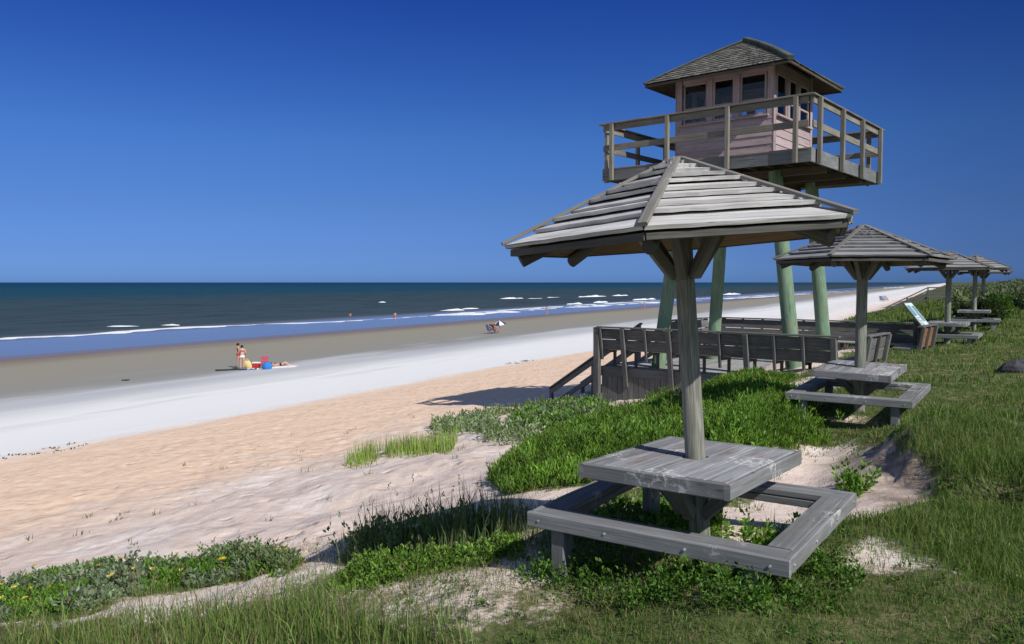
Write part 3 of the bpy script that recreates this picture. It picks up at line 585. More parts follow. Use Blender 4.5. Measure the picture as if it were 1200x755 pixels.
    for k in range(6):
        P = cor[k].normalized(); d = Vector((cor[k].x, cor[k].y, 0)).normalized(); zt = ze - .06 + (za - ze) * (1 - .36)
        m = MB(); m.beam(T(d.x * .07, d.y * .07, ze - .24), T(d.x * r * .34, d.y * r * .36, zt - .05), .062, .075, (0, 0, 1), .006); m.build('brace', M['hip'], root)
    # table
    ex, ey = Vector((math.cos(th), math.sin(th), 0)), Vector((-math.sin(th), math.cos(th), 0)); O = Vector((c[0], c[1], g))
    o2 = Vector((lean[0] * .75, lean[1] * .75, 0))
    def B(x, y, z, tl=tt): p = ex * x + ey * y; return O + o2 + p + Vector((0, 0, z - tl[0] * p.x - tl[1] * p.y))
    m = MB(); nb = 7; bw = (2 * a2 - .076) / nb
    for q in range(nb):
        yy = -a2 + .038 + bw * (q + .5); zt = .75 - .02 + random.uniform(-.002, .002)
        if abs(yy) < bw * .55:
            m.beam(B(-a + .04, yy, zt), B(-.085, yy, zt), bw - .004, .04); m.beam(B(.085, yy, zt), B(a - .04, yy, zt), bw - .004, .04)
        else: m.beam(B(-a + .04, yy, zt), B(a - .04, yy, zt), bw - .004, .04)
    top = m.build('table_top', M['table'], root)
    m = MB(); hb = .092
    for sy in (-1, 1): m.beam(B(-a, sy * (a2 - .019), .751 - hb / 2), B(a, sy * (a2 - .019), .751 - hb / 2), .038, hb, tint=.95)
    for sx in (-1, 1): m.beam(B(sx * (a - .019), -a2 + .0385, .751 - hb / 2), B(sx * (a - .019), a2 - .0385, .751 - hb / 2), .038, hb, tint=.95)
    m.build('table_edge', M['bench'], root)  # darker timber than the top: shade on the upright sides put into colour
    m = MB()
    for sx, sy in ((1, 0), (-1, 0), (0, 1), (0, -1)):
        m.beam(B(sx * .07, sy * .07, .38), B(sx * .36, sy * .36, .665), .07, .085)
        m.beam(B(sx * .09, sy * .09, .68), B(sx * (a - .05) if sx else 0, sy * (a2 - .05) if sy else 0, .68), .045, .05)
    m.build('table_bracket', M['hip'], root)
    # bench ring
    C2 = lambda x, y, z: B(x, y, z, bt)
    hh = .095; fw = .038; pw = w - fw
    for (p, q, lx_, ly_) in (((-1, -1), (-1, 1), 0, 0), ((1, -1), (1, 1), 0, 0), ((-1, -1), (1, -1), 1, 0), ((-1, 1), (1, 1), 1, 0)):
        m = MB()
        if lx_ == 0:       # along y, full length
            s = p[0]; m.beam(C2(s * (b - fw / 2), -b2, zb - hh / 2), C2(s * (b - fw / 2), b2, zb - hh / 2), fw, hh, seg=6, wob=.02)
            m.beam(C2(s * (b - fw - pw / 2), -b2 + fw + .002, zb - .024), C2(s * (b - fw - pw / 2), b2 - fw - .002, zb - .024), pw - .004, .044)
            m.beam(C2(s * (b - w + .02), -b2 + w, zb - .075), C2(s * (b - w + .02), b2 - w, zb - .075), .036, .052)
        else:
            s = p[1]; m.beam(C2(-b + fw + .002, s * (b2 - fw / 2), zb - hh / 2), C2(b - fw - .002, s * (b2 - fw / 2), zb - hh / 2), fw, hh, seg=6, wob=.02)
            m.beam(C2(-b + w + .001, s * (b2 - fw - pw / 2), zb - .024), C2(b - w - .001, s * (b2 - fw - pw / 2), zb - .024), pw - .004, .044)
            m.beam(C2(-b + w, s * (b2 - w + .02), zb - .075), C2(b - w, s * (b2 - w + .02), zb - .075), .036, .052)
        bo = m.build('bench', M['bench'], root)
        if detail:
            for f in (-.88, -.3, .32, .9):
                m = MB(); c0 = C2(p[0] * b, f * b2, zb - hh / 2) if lx_ == 0 else C2(f * b, p[1] * b2, zb - hh / 2); dr = ex * p[0] if lx_ == 0 else ey * p[1]
                m.cyl(c0 - dr * .01, c0 + dr * .006, .008, .008, 8, 1, 0)
                m.build('bolt', M['steel'], bo)
    for sx in (-1, 1):
        for sy in (-1, 1):
            m = MB(); p = C2(sx * (b - w / 2), sy * (b2 - .21), zb - .05); q = Vector((p.x, p.y, float(height(p.x, p.y)) - .2)); m.beam(q, p, .095, .12, ex); m.build('bench_leg', M['bench'], root)
    return root
shelter('nearest picnic shelter with pale board roof, square table and bench', (1.262, 5.20), -1.901, .937, .664, .494, .728, .842, .183, -1.951, 1.155, .449, 2.186, 2.692, (-.069, .007), (.01, .028), (-.034, -.021), True)
shelter('second picnic shelter, standing just right of the viewing deck benches', (4.827, 11.0), -1.926, .965, .626, .496, .821, .781, .203, -2.317, 1.157, .461, 2.219, 2.69, (.008, .013), (-.003, -.042), (-.02, -.023), False)
def gz(x, y): return float(height(x, y))
shelter('third picnic shelter, behind the slanted information sign', (12.05, 22.0), -1.85, .97, .64, .5, .80, .80, .2, -2.2, 1.157, .45, 2.22, 2.69, (0, 0), pale=False, detail=False)
shelter('fourth picnic shelter, small table beside a dark round bush', (16.5, 28.4), -1.74, 1.0, .62, .5, .80, .80, .2, -2.0, 1.157, .45, 2.22, 2.69, (0, 0), pale=False, detail=False)
shelter('farthest picnic shelter, only its post showing behind the fourth', (20.7, 35.0), -1.72, 1.0, .62, .5, .80, .80, .2, -2.0, 1.157, .45, 2.15, 2.6, (0, 0), pale=False, detail=False)

# ------------------------------------------------------------------ lookout tower
TH = .882; E1 = Vector((math.cos(TH), math.sin(TH), 0)); E2 = Vector((-math.sin(TH), math.cos(TH), 0)); TC = Vector((5.69, 19.706, 0))
tower = thing('lookout_tower', 'wooden lookout tower with pink cabin on green splayed legs above the deck', 'tower', (5.69, 19.706, -2.1))
def TW(a, b, z): return TC + E1 * a + E2 * b + Vector((0, 0, z))
HR, DK, FB = 2.49, 2.73, .29
legs = [((3.5, 19.6), (4.17, 19.55)), ((5.5, 21.9), (5.56, 21.0)), ((6.25, 17.4), (5.87, 17.9)), ((7.93, 19.95), (7.41, 19.87))]
for p, q in legs:
    m = MB(); m.cyl((p[0], p[1], min(-2.5, gz(*p) - .2)), (q[0], q[1], DK - .26), .175, .15, 20, 10, .02); m.build('leg', M['pile'], tower)
m = MB()
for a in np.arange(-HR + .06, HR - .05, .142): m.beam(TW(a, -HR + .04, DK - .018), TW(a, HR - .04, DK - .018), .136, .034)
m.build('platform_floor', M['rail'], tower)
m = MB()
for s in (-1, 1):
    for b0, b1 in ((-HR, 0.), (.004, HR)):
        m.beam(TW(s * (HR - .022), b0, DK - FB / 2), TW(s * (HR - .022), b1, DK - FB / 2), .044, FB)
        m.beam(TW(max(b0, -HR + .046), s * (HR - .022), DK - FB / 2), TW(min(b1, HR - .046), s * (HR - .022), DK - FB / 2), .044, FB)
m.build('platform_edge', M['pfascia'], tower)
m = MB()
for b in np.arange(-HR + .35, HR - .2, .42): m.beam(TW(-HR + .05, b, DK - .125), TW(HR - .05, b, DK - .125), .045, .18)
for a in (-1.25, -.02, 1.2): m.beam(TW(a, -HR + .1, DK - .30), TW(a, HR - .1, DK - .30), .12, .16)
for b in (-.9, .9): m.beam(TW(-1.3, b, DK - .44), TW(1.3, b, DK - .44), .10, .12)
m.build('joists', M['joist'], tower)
def side(k):                                  # frame of one side: t along it, o outwards
    d, n = ((E2, -E1), (E1, -E2), (E2, E1), (E1, E2))[k]
    return lambda t, z, o=0., h=HR: TC + d * t + n * (h + o) + Vector((0, 0, z))
for k in range(4):
    W = side(k); nn = (W(0, 0, 1) - W(0, 0, 0)); railing = MB(); s0 = HR
    railing.beam(W(-s0 - .06, DK + 1.05), W(s0 + .06, DK + 1.05), .15 if k % 2 == 0 else .149, .038 if k % 2 == 0 else .036)
    rl = railing.build('top_rail', M['rail'], tower)
    m = MB(); m.beam(W(-s0 + .06, DK + .955, .005), W(s0 - .06, DK + .955, .005), .036, .14); m.build('side_rail', M['rail'], tower)
    m = MB(); m.beam(W(-s0 + .06, DK + .48, .005), W(s0 - .06, DK + .48, .005), .036, .14); m.build('middle_rail', M['rail'], tower)
    for f in (-.88, -.29, .29, .88):
        m = MB(); m.beam(W(f * s0, DK - .30, .072), W(f * s0, DK + 1.03, .072), .09, .09, nn, .008); m.build('rail_post', M['rail'], tower)
CH = 1.20; ZS, ZH, ZT = 3.76, 4.74, 5.02
wall = MB(); header = MB()
for k in range(4):
    W0 = side(k); W = lambda t, z, o=0., W0=W0: W0(t, z, o, CH)
    nn = W(0, 0, 1) - W(0, 0, 0)
    z = DK + .002; q = 0
    while z < ZS - .06:                        # lapped siding below the windows
        h = min(.19, ZS - .03 - z); wall.slab([W(-CH + .02, z, .018), W(CH - .02, z, .018), W(CH - .02, z + h, .002), W(-CH + .02, z + h, .002)], .016, .97); z += h
    wall.beam(W(-CH + .03, (DK + ZS) / 2, -.03), W(CH - .03, (DK + ZS) / 2, -.03), .02, ZS - DK - .03)
    header.beam(W(-CH + .03, (ZH + ZT) / 2, -.02), W(CH - .03, (ZH + ZT) / 2, -.02), .03, ZT - ZH)
cab = wall.build('cabin_wall', M['pink'], tower); header.build('header_boards', M['pinktrim'], cab)
m = MB()
for k in range(4):
    W0 = side(k); W = lambda t, z, o=0., W0=W0: W0(t, z, o, CH); nn = W(0, 0, 1) - W(0, 0, 0)
    for s in (-1, 1): m.beam(W(s * (CH - .06 + (.03 if k % 2 else 0)), DK + .003, .012), W(s * (CH - .06 + (.03 if k % 2 else 0)), ZT, .012), .024 if k % 2 else .026, .17 if k % 2 == 0 else .13, (W(1, 0) - W(0, 0)))
    for tq in (-.335, .335): m.beam(W(tq, ZS - .02, .0), W(tq, ZH + .02, .0), .05, .13, (W(1, 0) - W(0, 0)))
    m.beam(W(-CH + .1, ZS - .005, .035), W(CH - .1, ZS - .005, .035), .11, .04, (0, 0, 1))
m.build('corner_trim', M['pinktrim'], cab)
for k in range(4):
    W0 = side(k); W = lambda t, z, o=0., W0=W0: W0(t, z, o, CH); td = (W(1, 0) - W(0, 0))
    for c0, c1 in ((-1.03, -.40), (-.27, .27), (.40, 1.03)):
        m = MB(); fr = .05; zb_, zt_ = ZS + .02, ZH
        for t_ in (c0 + fr / 2, c1 - fr / 2): m.beam(W(t_, zb_, -.02), W(t_, zt_, -.02), .045, fr, td)
        for z_ in (zb_ + fr / 2, zt_ - fr / 2): m.beam(W(c0 + fr, z_, -.02), W(c1 - fr, z_, -.02), .043, fr)
        m.beam(W(c0 + fr, zb_ + .36, -.018), W(c1 - fr, zb_ + .36, -.018), .05, .045)
        win = m.build('window', M['pinktrim'], tower)
        m = MB(); m.slab([W(c0 + fr - .01, zb_ + fr - .01, -.03), W(c1 - fr + .01, zb_ + fr - .01, -.03), W(c1 - fr + .01, zt_ - fr + .01, -.03), W(c0 + fr - .01, zt_ - fr + .01, -.03)], .004); m.build('pane', M['glass'], win)
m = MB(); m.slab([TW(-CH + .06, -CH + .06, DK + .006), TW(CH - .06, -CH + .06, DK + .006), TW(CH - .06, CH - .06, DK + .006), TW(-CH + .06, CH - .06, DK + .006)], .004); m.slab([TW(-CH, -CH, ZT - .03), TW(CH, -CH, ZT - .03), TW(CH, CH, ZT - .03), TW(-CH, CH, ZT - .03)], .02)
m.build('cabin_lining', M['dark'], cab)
# shingled hip roof
HC, ZE, ZA = 1.775, 4.745, 5.86; ap = TW(0, 0, ZA)
cs = [TW(-HC, -HC, ZE), TW(HC, -HC, ZE), TW(HC, HC, ZE), TW(-HC, HC, ZE)]
m = MB()
for k in range(4):
    P, Q = cs[k], cs[(k + 1) % 4]; n = (Q - P).cross(ap - P).normalized(); NC = 15
    if n.z < 0: n = -n
    for i in range(NC):
        t0, t1 = i / NC, min((i + 1.4) / NC, .995); bulge = .025 * math.sin(math.pi * (i + .3) / NC); l0 = .03 + bulge; l1 = .006 + .025 * math.sin(math.pi * (t1))
        a0, b0 = P.lerp(ap, t0) + n * l0, Q.lerp(ap, t0) + n * l0; a1, b1 = P.lerp(ap, t1) + n * l1, Q.lerp(ap, t1) + n * l1
        N = max(2, int((b0 - a0).length / .125)); x = 0; sh = random.random() * .5
        fr = [0] + [min(1, max(0, (q + sh + random.uniform(-.15, .15)) / N)) for q in range(N)] + [1]
        for q in range(len(fr) - 1):
            if fr[q + 1] - fr[q] < .01: continue
            f0, f1 = fr[q] + .002, fr[q + 1] - .002; j = random.uniform(-.012, .012); dn = (a0 - a1).normalized() * j + n * random.uniform(0, .006)
            m.slab([a0.lerp(b0, f0) + dn, a0.lerp(b0, f1) + dn, a1.lerp(b1, f1), a1.lerp(b1, f0)], .012, random.choice((.75, .9, 1, 1.1, 1.3)))
rf = m.build('roof', M['shingle'], tower)
m = MB()
for k in range(4):
    P = cs[k]; n = Vector((0, 0, 1)); pts = [P.lerp(ap, f) + n * (.045 + (.045 if k == 0 else .03) * math.sin(math.pi * min(1, f * .97))) for f in (0, .2, .4, .6, .8, 1.)]
    big = k == 0
    for q in range(5): m.beam(pts[q] + (pts[q] - pts[q + 1]).normalized() * .01, pts[q + 1], .15 if big else .11, .10 if big else .04, n, .02)
m.build('hip_cap', M['moss'], rf)
m = MB()
for k in range(4):
    P, Q = cs[k], cs[(k + 1) % 4]; pa, qa = P.lerp(ap, .0), Q.lerp(ap, .0); cen = TW(0, 0, ZE); i1, i2 = P.lerp(ap, .5) , Q.lerp(ap, .5)
    dz = Vector((0, 0, -.03)); m.slab([Q.lerp(cen, .01) + dz, P.lerp(cen, .01) + dz, i1 + dz, i2 + dz], -.015)
    m.beam(P.lerp(cen, .012) + Vector((0, 0, -.03)), Q.lerp(cen, .012) + Vector((0, 0, -.03)), .03, .06)
m.build('soffit', M['joist'], rf)

# ------------------------------------------------------------------ viewing deck with slanted benches and stairs
C0 = Vector((6.87, 16.0, 0)); L1, L2, DZ = 6.5, 6.0, -2.1
def D(a, b, z): return C0 + E1 * a + E2 * b + Vector((0, 0, z))
deck = thing('viewing_deck', 'grey timber viewing deck with slanted benches below the lookout tower', 'deck', tuple(D(3, 3, DZ)))
m = MB()
for b in np.arange(.08, L2, .147): m.beam(D(0.02, b, DZ - .02), D(L1 - .02, b, DZ - .02), .141, .038)
m.build('deck_floor', M['deckfloor'], deck)
m = MB()
for a, s in ((0, -1), (L1, 1)): m.beam(D(a + s * .005, 0, DZ - .10), D(a + s * .005, L2, DZ - .10), .045, .235)
for b in (0, L2): m.beam(D(.03, b, DZ - .10), D(L1 - .03, b, DZ - .10), .044, .234)
m.build('deck_edge', M['deck'], deck)
m = MB()
for q in range(22):
    b = L2 - .09 - q * .15; g = min(gz(*D(0, b, 0)[:2]) - .15, DZ - .3); m.beam(D(.0, b, g), D(.0, b, DZ - .22), .03, .14, E2)
for q in range(20):
    a = .1 + q * .15; 
    if a > 1.7: break
    g = gz(*D(a, L2, 0)[:2]) - .15; m.beam(D(a, L2, g), D(a, L2, DZ - .22), .03, .14, E1)
m.build('skirt_boards', M['deck'], deck)
m = MB()
for a in (.3, 2.2, 4.3, 6.2):
    for b in (.3, 3., 5.7): g = gz(*D(a, b, 0)[:2]) - .3; m.beam(D(a, b, g), D(a, b, DZ - .04), .14, .14, E1)
m.build('support_posts', M['deck'], deck)
def slant_bench(p, q, out, thick, n_up, drop=.0, panel=None):
    """bench from p to q (deck points), its back leaning outwards along out"""
    d = (q - p).normalized(); L = (q - p).length; Z = lambda z: Vector((0, 0, z)); lean = .16
    m = MB()
    for z0, z1 in ((.45, .70), (.705, .97)):
        zc = (z0 + z1) / 2; oc = out * (lean * zc / 1. + .03); up = (Z(1) + out * lean).normalized()
        m.beam(p + oc + Z(zc), q + oc + Z(zc), .036, z1 - z0 - .006, up)
    bk = m.build('backrest', panel or M['deck'], deck)
    m = MB(); m.beam(p - d * .05 + out * (lean + .02) + Z(1.), q + d * .05 + out * (lean + .02) + Z(1.), .15, .036); m.build('cap_rail', M['deck'], bk)
    m = MB()
    for k in range(3): m.beam(p - out * (.10 + k * .145) + Z(.445 + .001 * k), q - out * (.10 + k * .145) + Z(.445 + .001 * k), .138, .038)
    st = m.build('seat', M['deckfloor'], deck)
    m = MB()
    for k in range(n_up):
        f = .02 + .96 * k / max(1, n_up - 1); c = p + d * (L * f)
        m.beam(c - out * .42 + Z(.40), c + out * .05 + Z(.40), .05, .09); m.beam(c - out * .36 + Z(0), c - out * .36 + Z(.40), .09, .05, d)
    m.build('seat_support', M['deck'], st)
    for k in range(n_up):
        f = .01 + .98 * k / max(1, n_up - 1); c = p + d * (L * f); tk = k in thick; w = .115 if tk else .06
        lo = -.45 if tk else .20
        m = MB(); m.beam(c + out * (lean * lo + .092) + Z(lo), c + out * (lean * .98 + .092) + Z(.98), w, .075 if tk else .05, out); m.build('bench_upright', M['deck'], deck)
slant_bench(D(0, .25, DZ), D(0, L2 - .05, DZ), -E1, (0, 3, 6, 8), 10)
slant_bench(D(.3, 0, DZ), D(1.75, 0, DZ), -E2, (0, 2), 3)
slant_bench(D(4.9, 0, DZ), D(L1 - .2, 0, DZ), -E2, (0, 2), 3, panel=M['orange_board'])
slant_bench(D(L1, .2, DZ), D(L1, L2 - .1, DZ), E1, (0, 3, 6, 9), 10)
slant_bench(D(3.7, L2, DZ), D(L1 - .2, L2, DZ), E2, (0, 2, 4), 5)
m = MB(); pc = D(-.16, L2 + .02, 0); m.beam(Vector((pc.x, pc.y, gz(pc.x, pc.y) - .2)), Vector((pc.x, pc.y, DZ + .99)) - E1 * .02, .15, .13, E1); m.build('corner_post', M['deck'], deck)
# stairs to the beach
m = MB(); SL = .66; RUN = 2.9; sa, sb = 1.8, 3.3
for a in (sa, sb): m.beam(D(a, L2 + .02, DZ - .16), D(a, L2 + RUN, DZ - .16 - SL * RUN), .05, .26)
stairs = m.build('staircase', M['deck'], deck)
m = MB()
for q in range(11): b = L2 + .14 + q * .265; m.beam(D(sa + .03, b, DZ - .10 - q * .175), D(sb - .03, b, DZ - .10 - q * .175), .27, .038)
m.build('tread', M['deckfloor'], stairs)
for a in (sa - .05, sb + .05):
    m = MB()
    for z, h, w in ((.95, .045, .14), (.83, .13, .04), (.40, .13, .04)): m.beam(D(a, L2 - .1, DZ + z + .06), D(a, L2 + RUN, DZ + z - SL * RUN), w, h)
    m.build('handrail', M['deck'], stairs)
    for f in (.0, .5, 1.): b = L2 + f * RUN; m = MB(); g = gz(*D(a, b, 0)[:2]) - .2; m.beam(D(a + .06, b, g), D(a + .06, b, DZ + .96 - SL * RUN * f), .09, .09, E1); m.build('stair_post', M['deck'], stairs)

# information sign beside the deck
sg = thing('information_sign', 'slanted pale blue information panel on a post beside the orange bench back', 'sign', (10.55, 21.1, gz(10.55, 21.1)))
sc = Vector((10.62, 20.85, -.87)); eu = (E2 * .5 + Vector((0, 0, .64))).normalized(); nn = E1.cross(eu); nn = nn if nn.dot(E2) < 0 else -nn
t = NT('printed_panel'); p = t.n('ShaderNodeUVMap').outputs[0]; c = t.ramp(t.noise(p, 7, 3, .6), [(.3, (.50, .68, .74)), (.5, (.74, .82, .83)), (.7, (.62, .76, .76))]); t.l(c, t.b.inputs['Base Color']); t.set(t.b, 'Roughness', .35); M['panel'] = t.m
m = MB(); q = lambda a, b, o=0.: sc + E1 * a + eu * b + nn * o
m.slab([q(-.38, -.40, .015), q(.38, -.40, .015), q(.38, .40, .015), q(-.38, .40, .015)], .025, 1.); pn = m.build('panel', M['panel'], sg)
m = MB(); M['map'] = plain('panel_print', (.16, .30, .36), .4); M['white'] = plain('white_paint', (.75, .75, .74), .5, .05)
for a, b, w, h in ((-.18, .16, .30, .34), (.2, .05, .26, .5)): m.slab([q(a - w / 2, b - h / 2, .0185), q(a + w / 2, b - h / 2, .0185), q(a + w / 2, b + h / 2, .0185), q(a - w / 2, b + h / 2, .0185)], .002, 1.)
m.build('picture_print', M['map'], pn)
m = MB()
for k in range(6): b = -.08 - k * .045; m.slab([q(-.33, b, .0185), q(.0 - .05 * (k % 2), b, .0185), q(.0 - .05 * (k % 2), b + .014, .0185), q(-.33, b + .014, .0185)], .002, 1.)
m.build('text_lines', M['dark'], pn)
m = MB()
for a, b, a1, b1 in ((-.39, -.41, .39, -.41), (-.39, .41, .39, .41), (-.39, -.41, -.39, .41), (.39, -.41, .39, .41)): m.beam(q(a, b), q(a1, b1), .03, .04, nn)
m.build('frame', M['deck'], sg)
for a in (-.25, .25): m = MB(); p0 = q(a, -.1, -.05); m.beam(Vector((p0.x, p0.y, gz(p0.x, p0.y) - .3)), p0, .09, .09, E1); m.build('post', M['deck'], sg)

# far walkover with hand rails
bw = thing('beach_walkover', 'distant dark timber beach walkover with stepped hand rails', 'boardwalk', (49.6, 95, -2.2))
n_ = Vector((NX, NY, 0)); s_ = Vector((SX, SY, 0)); B0 = Vector((49.6, 95, 0))
fl = MB(); fl.beam(B0 + Vector((0, 0, -1.75)), B0 + n_ * 16 + Vector((0, 0, -1.75)), 1.8, .2); fl.build('walkway', M['deck'], bw)
m = MB(); m.beam(B0 + Vector((0, 0, -1.8)), B0 - n_ * 4.6 + Vector((0, 0, -1.8 - 2.4)), 1.7, .25); m.build('steps', M['deck'], bw)
for s in (-.9, .9):
    m = MB()
    for z, h in ((-.62, .12), (-1.0, .14), (-1.35, .14)):
        m.beam(B0 + s_ * s + Vector((0, 0, z)), B0 + s_ * s + n_ * 16 + Vector((0, 0, z)), .08, h); m.beam(B0 + s_ * s + Vector((0, 0, z)), B0 + s_ * s - n_ * 4.6 + Vector((0, 0, z - 2.5)), .08, h)
    m.build('handrail', M['deck'], bw)
    for k in range(7): p = B0 + s_ * s + n_ * (k * 2.5); m = MB(); m.beam(Vector((p.x, p.y, gz(p.x, p.y) - .3)), p + Vector((0, 0, -.6)), .12, .12, n_); m.build('rail_post', M['deck'], bw)
    for k in (1, 2): p = B0 + s_ * s - n_ * (k * 2.2); m = MB(); m.beam(Vector((p.x, p.y, gz(p.x, p.y) - .3)), p + Vector((0, 0, -.6 - 1.2 * k)), .12, .12, n_); m.build('rail_post', M['deck'], bw)

# ------------------------------------------------------------------ shrubs
def shrub(label, c, rx, h, n, ln, cols, group=None, name='shrub'):
    root = thing(name, label, 'shrub', (c[0], c[1], gz(*c)), group)
    z0 = gz(*c); m = MB()
    for k in range(5):
        a = random.random() * 6.28; m.cyl((c[0], c[1], z0 - .1), (c[0] + math.cos(a) * rx * .5, c[1] + math.sin(a) * rx * .5, z0 + h * .7), .03 * h, .01 * h, 6, 2)
    m.build('stems', M['hip'], root)
    k = 14; cc = rng.normal(0, .42, (k, 3)) * [rx, rx, h * .35]; cc[:, 2] = np.abs(cc[:, 2]) + h * .35; cr = rng.uniform(.25, .5, k)
    i = rng.integers(0, k, n); d = rng.normal(size=(n, 3)); d /= np.linalg.norm(d, axis=1, keepdims=True); p = cc[i] + d * (cr[i] * rng.uniform(.5, 1.05, n))[:, None] * [rx, rx, h * .75]
    p[:, 2] = np.clip(p[:, 2], .02, None); p += 0
    shade = 1 + .18 * (rng.uniform(-1, 1, k))[i]; v, f, l, cl = leaves(p, d + rng.normal(0, .5, (n, 3)) + [0, 0, .5], ln * rng.uniform(.6, 1.3, n), ln * .5 * rng.uniform(.7, 1.3, n), colmix(n, cols) * shade[:, None])
    o = np_mesh('foliage', v, f, l, M['leaf'], {'col': cl}); o.parent = root; return root
shrub('dark round bush behind the fourth shelter table', (18.3, 30.8), .75, 1.25, 2600, .16, [(.05, .075, .03), (.07, .10, .04), (.04, .06, .025)])
shrub('bright green tufted bush right of the dark round bush', (19.6, 32.2), .5, 1.5, 1500, .2, [(.07, .14, .03), (.10, .18, .04)])
sx = 0
spots = [((px - 600) / F * Y_, Y_) for px, Y_ in ((1150, 52), (1168, 47), (1190, 50), (1178, 58), (1205, 56), (1160, 66), (1196, 68), (1216, 62), (1182, 78), (1210, 84), (1150, 84), (1166, 98), (1200, 44), (1222, 48))]
kinds = ['grey-green', 'dusty green', 'olive green']
places = ['nearest the dark round bush, on the far dune', 'second in from the left on the far dune', 'low down on the slope at the right edge', 'behind the leftmost dune shrubs', 'at middle height on the far right dune', 'just behind the front row of the far dune', 'on the right dune crest', 'highest at the right edge of the dune crest', 'half hidden in the second row on the dune', 'farthest right on the skyline', 'on the skyline left of the farthest shrubs', 'smallest on the distant skyline', 'lowest at the right edge beside the lawn', 'right edge, above the lowest shrub']
for k, (x, y) in enumerate(spots):
    cols = ([(.12, .15, .09), (.16, .19, .12)], [(.09, .13, .06), (.13, .17, .08)], [(.10, .12, .04), (.07, .10, .03)])[k % 3]
    shrub(f'{kinds[k % 3]} dune shrub {places[k]}', (x, y), random.uniform(1.2, 2.0), random.uniform(.8, 1.35), 1500, .26, cols, 'shrubs on the far right dune')
n = 2600; yy = 45 + 140 * rng.uniform(0, 1, n) ** 1.4; xx = yy * rng.uniform(.53, .78, n); uq = xx * NX + yy * NY; k = (uq > .5) & (fbm(xx / 5, yy / 5, 95, 2) > -.15); xx, yy = xx[k], yy[k]; n = len(xx)
stuff('dune_scrub', 'grey-green scrub covering the rising dune beyond the lawn', 'scrub', M['leaf'], shoots(xx, yy, rng.uniform(.4, 1.1, n), 26, .30, .16, [(.16, .20, .10), (.20, .24, .13), (.13, .17, .07), (.22, .23, .14)], .9, .5))
for k, (px, py, h) in enumerate(((1165, 366, .8), (1172.5, 364, .95))):
    p = at(px, py); t_ = thing('short_post', ('left, shorter of two weathered posts by the green tufted bush', 'right, taller of two weathered posts by the green tufted bush')[k], 'post', tuple(p), 'short posts beyond the fourth shelter')
    m = MB(); m.beam(p - np.array([0, 0, .2]), p + np.array([0, 0, h]), .13, .13, (0, 1, 0)); m.build('shaft', M['post'], t_); m = MB(); m.beam(p + np.array([0, 0, h + .001]), p + np.array([0, 0, h + .03]), .15, .15, (0, 1, 0)); m.build('cap', M['hip'], t_)

# rock on the lawn
p = at(1189, 435); m = MB(); rings = []
for k in range(7):
    f = k / 6; z = .24 * math.sin(f * math.pi / 2); rr_ = .27 * math.cos(f * math.pi / 2 * .96)
    rings.append([Vector((p[0] + rr_ * math.cos(a) * (1 + .28 * math.sin(2 * a + 1) + .12 * math.sin(5 * a + k)) + .05 * k / 6, p[1] + rr_ * math.sin(a) * (1 + .15 * math.sin(3 * a + k * .7)), p[2] - .04 + z * (1 + .2 * math.sin(a * 2)))) for a in np.linspace(0, 2 * math.pi, 14, endpoint=False)])
m.loft(rings, 1., False); M['rock'] = plain('dark_rock', (.045, .045, .05), .8, .4, 9, .3, .03)
tag(m.build('rock', M['rock']), 'dark jagged rock lying alone on the lawn at the right edge', 'rock')

# ------------------------------------------------------------------ people and beach gear
M['skin'] = plain('tanned_skin', (.50, .27, .19), .55, .06, 3); M['skin2'] = plain('pale_skin', (.58, .36, .27), .55, .06, 3); M['hair'] = plain('dark_hair', (.02, .014, .012), .5)
def cloth(n, c): M[n] = plain(n + '_cloth', c, .85, .08, 8); return M[n]
for n, c in (('red', (.50, .03, .03)), ('whitec', (.78, .76, .74)), ('blue', (.03, .19, .55)), ('navy', (.02, .035, .12)), ('yellow', (.66, .52, .22)), ('black', (.02, .02, .022)), ('pinkc', (.62, .12, .16)), ('grey', (.3, .3, .32)), ('skyb', (.25, .40, .65)), ('green', (.15, .3, .2)), ('rust', (.4, .12, .06))): cloth(n, c)
STAND = dict(pel=(0, 0, .90), spi=(0, .01, 1.08), che=(0, 0, 1.26), nec=(0, -.01, 1.41), hea=(0, .02, 1.50), top=(0, .015, 1.60), shL=(-.165, 0, 1.35), shR=(.165, 0, 1.35), elL=(-.22, -.03, 1.08), elR=(.22, -.03, 1.08), waL=(-.22, .08, .86), waR=(.22, .08, .86), hiL=(-.09, 0, .86), hiR=(.09, 0, .86), knL=(-.10, .02, .47), knR=(.10, .02, .47), anL=(-.10, -.02, .08), anR=(.10, -.02, .08), toL=(-.11, .13, .03), toR=(.11, .13, .03))
RAD = dict(pel=(.145, .10), spi=(.115, .085), che=(.135, .095), nec=(.05, .05), hea=(.075, .088), top=(.06, .07), sh=(.055, .055), el=(.038, .038), wa=(.026, .026), hi=(.09, .09), kn=(.055, .055), an=(.036, .036), to=(.036, .028))
EDG = [('pel', 'spi'), ('spi', 'che'), ('che', 'nec'), ('nec', 'hea'), ('hea', 'top')] + [e for s in 'LR' for e in (('che', 'sh' + s), ('sh' + s, 'el' + s), ('el' + s, 'wa' + s), ('pel', 'hi' + s), ('hi' + s, 'kn' + s), ('kn' + s, 'an' + s), ('an' + s, 'to' + s))]
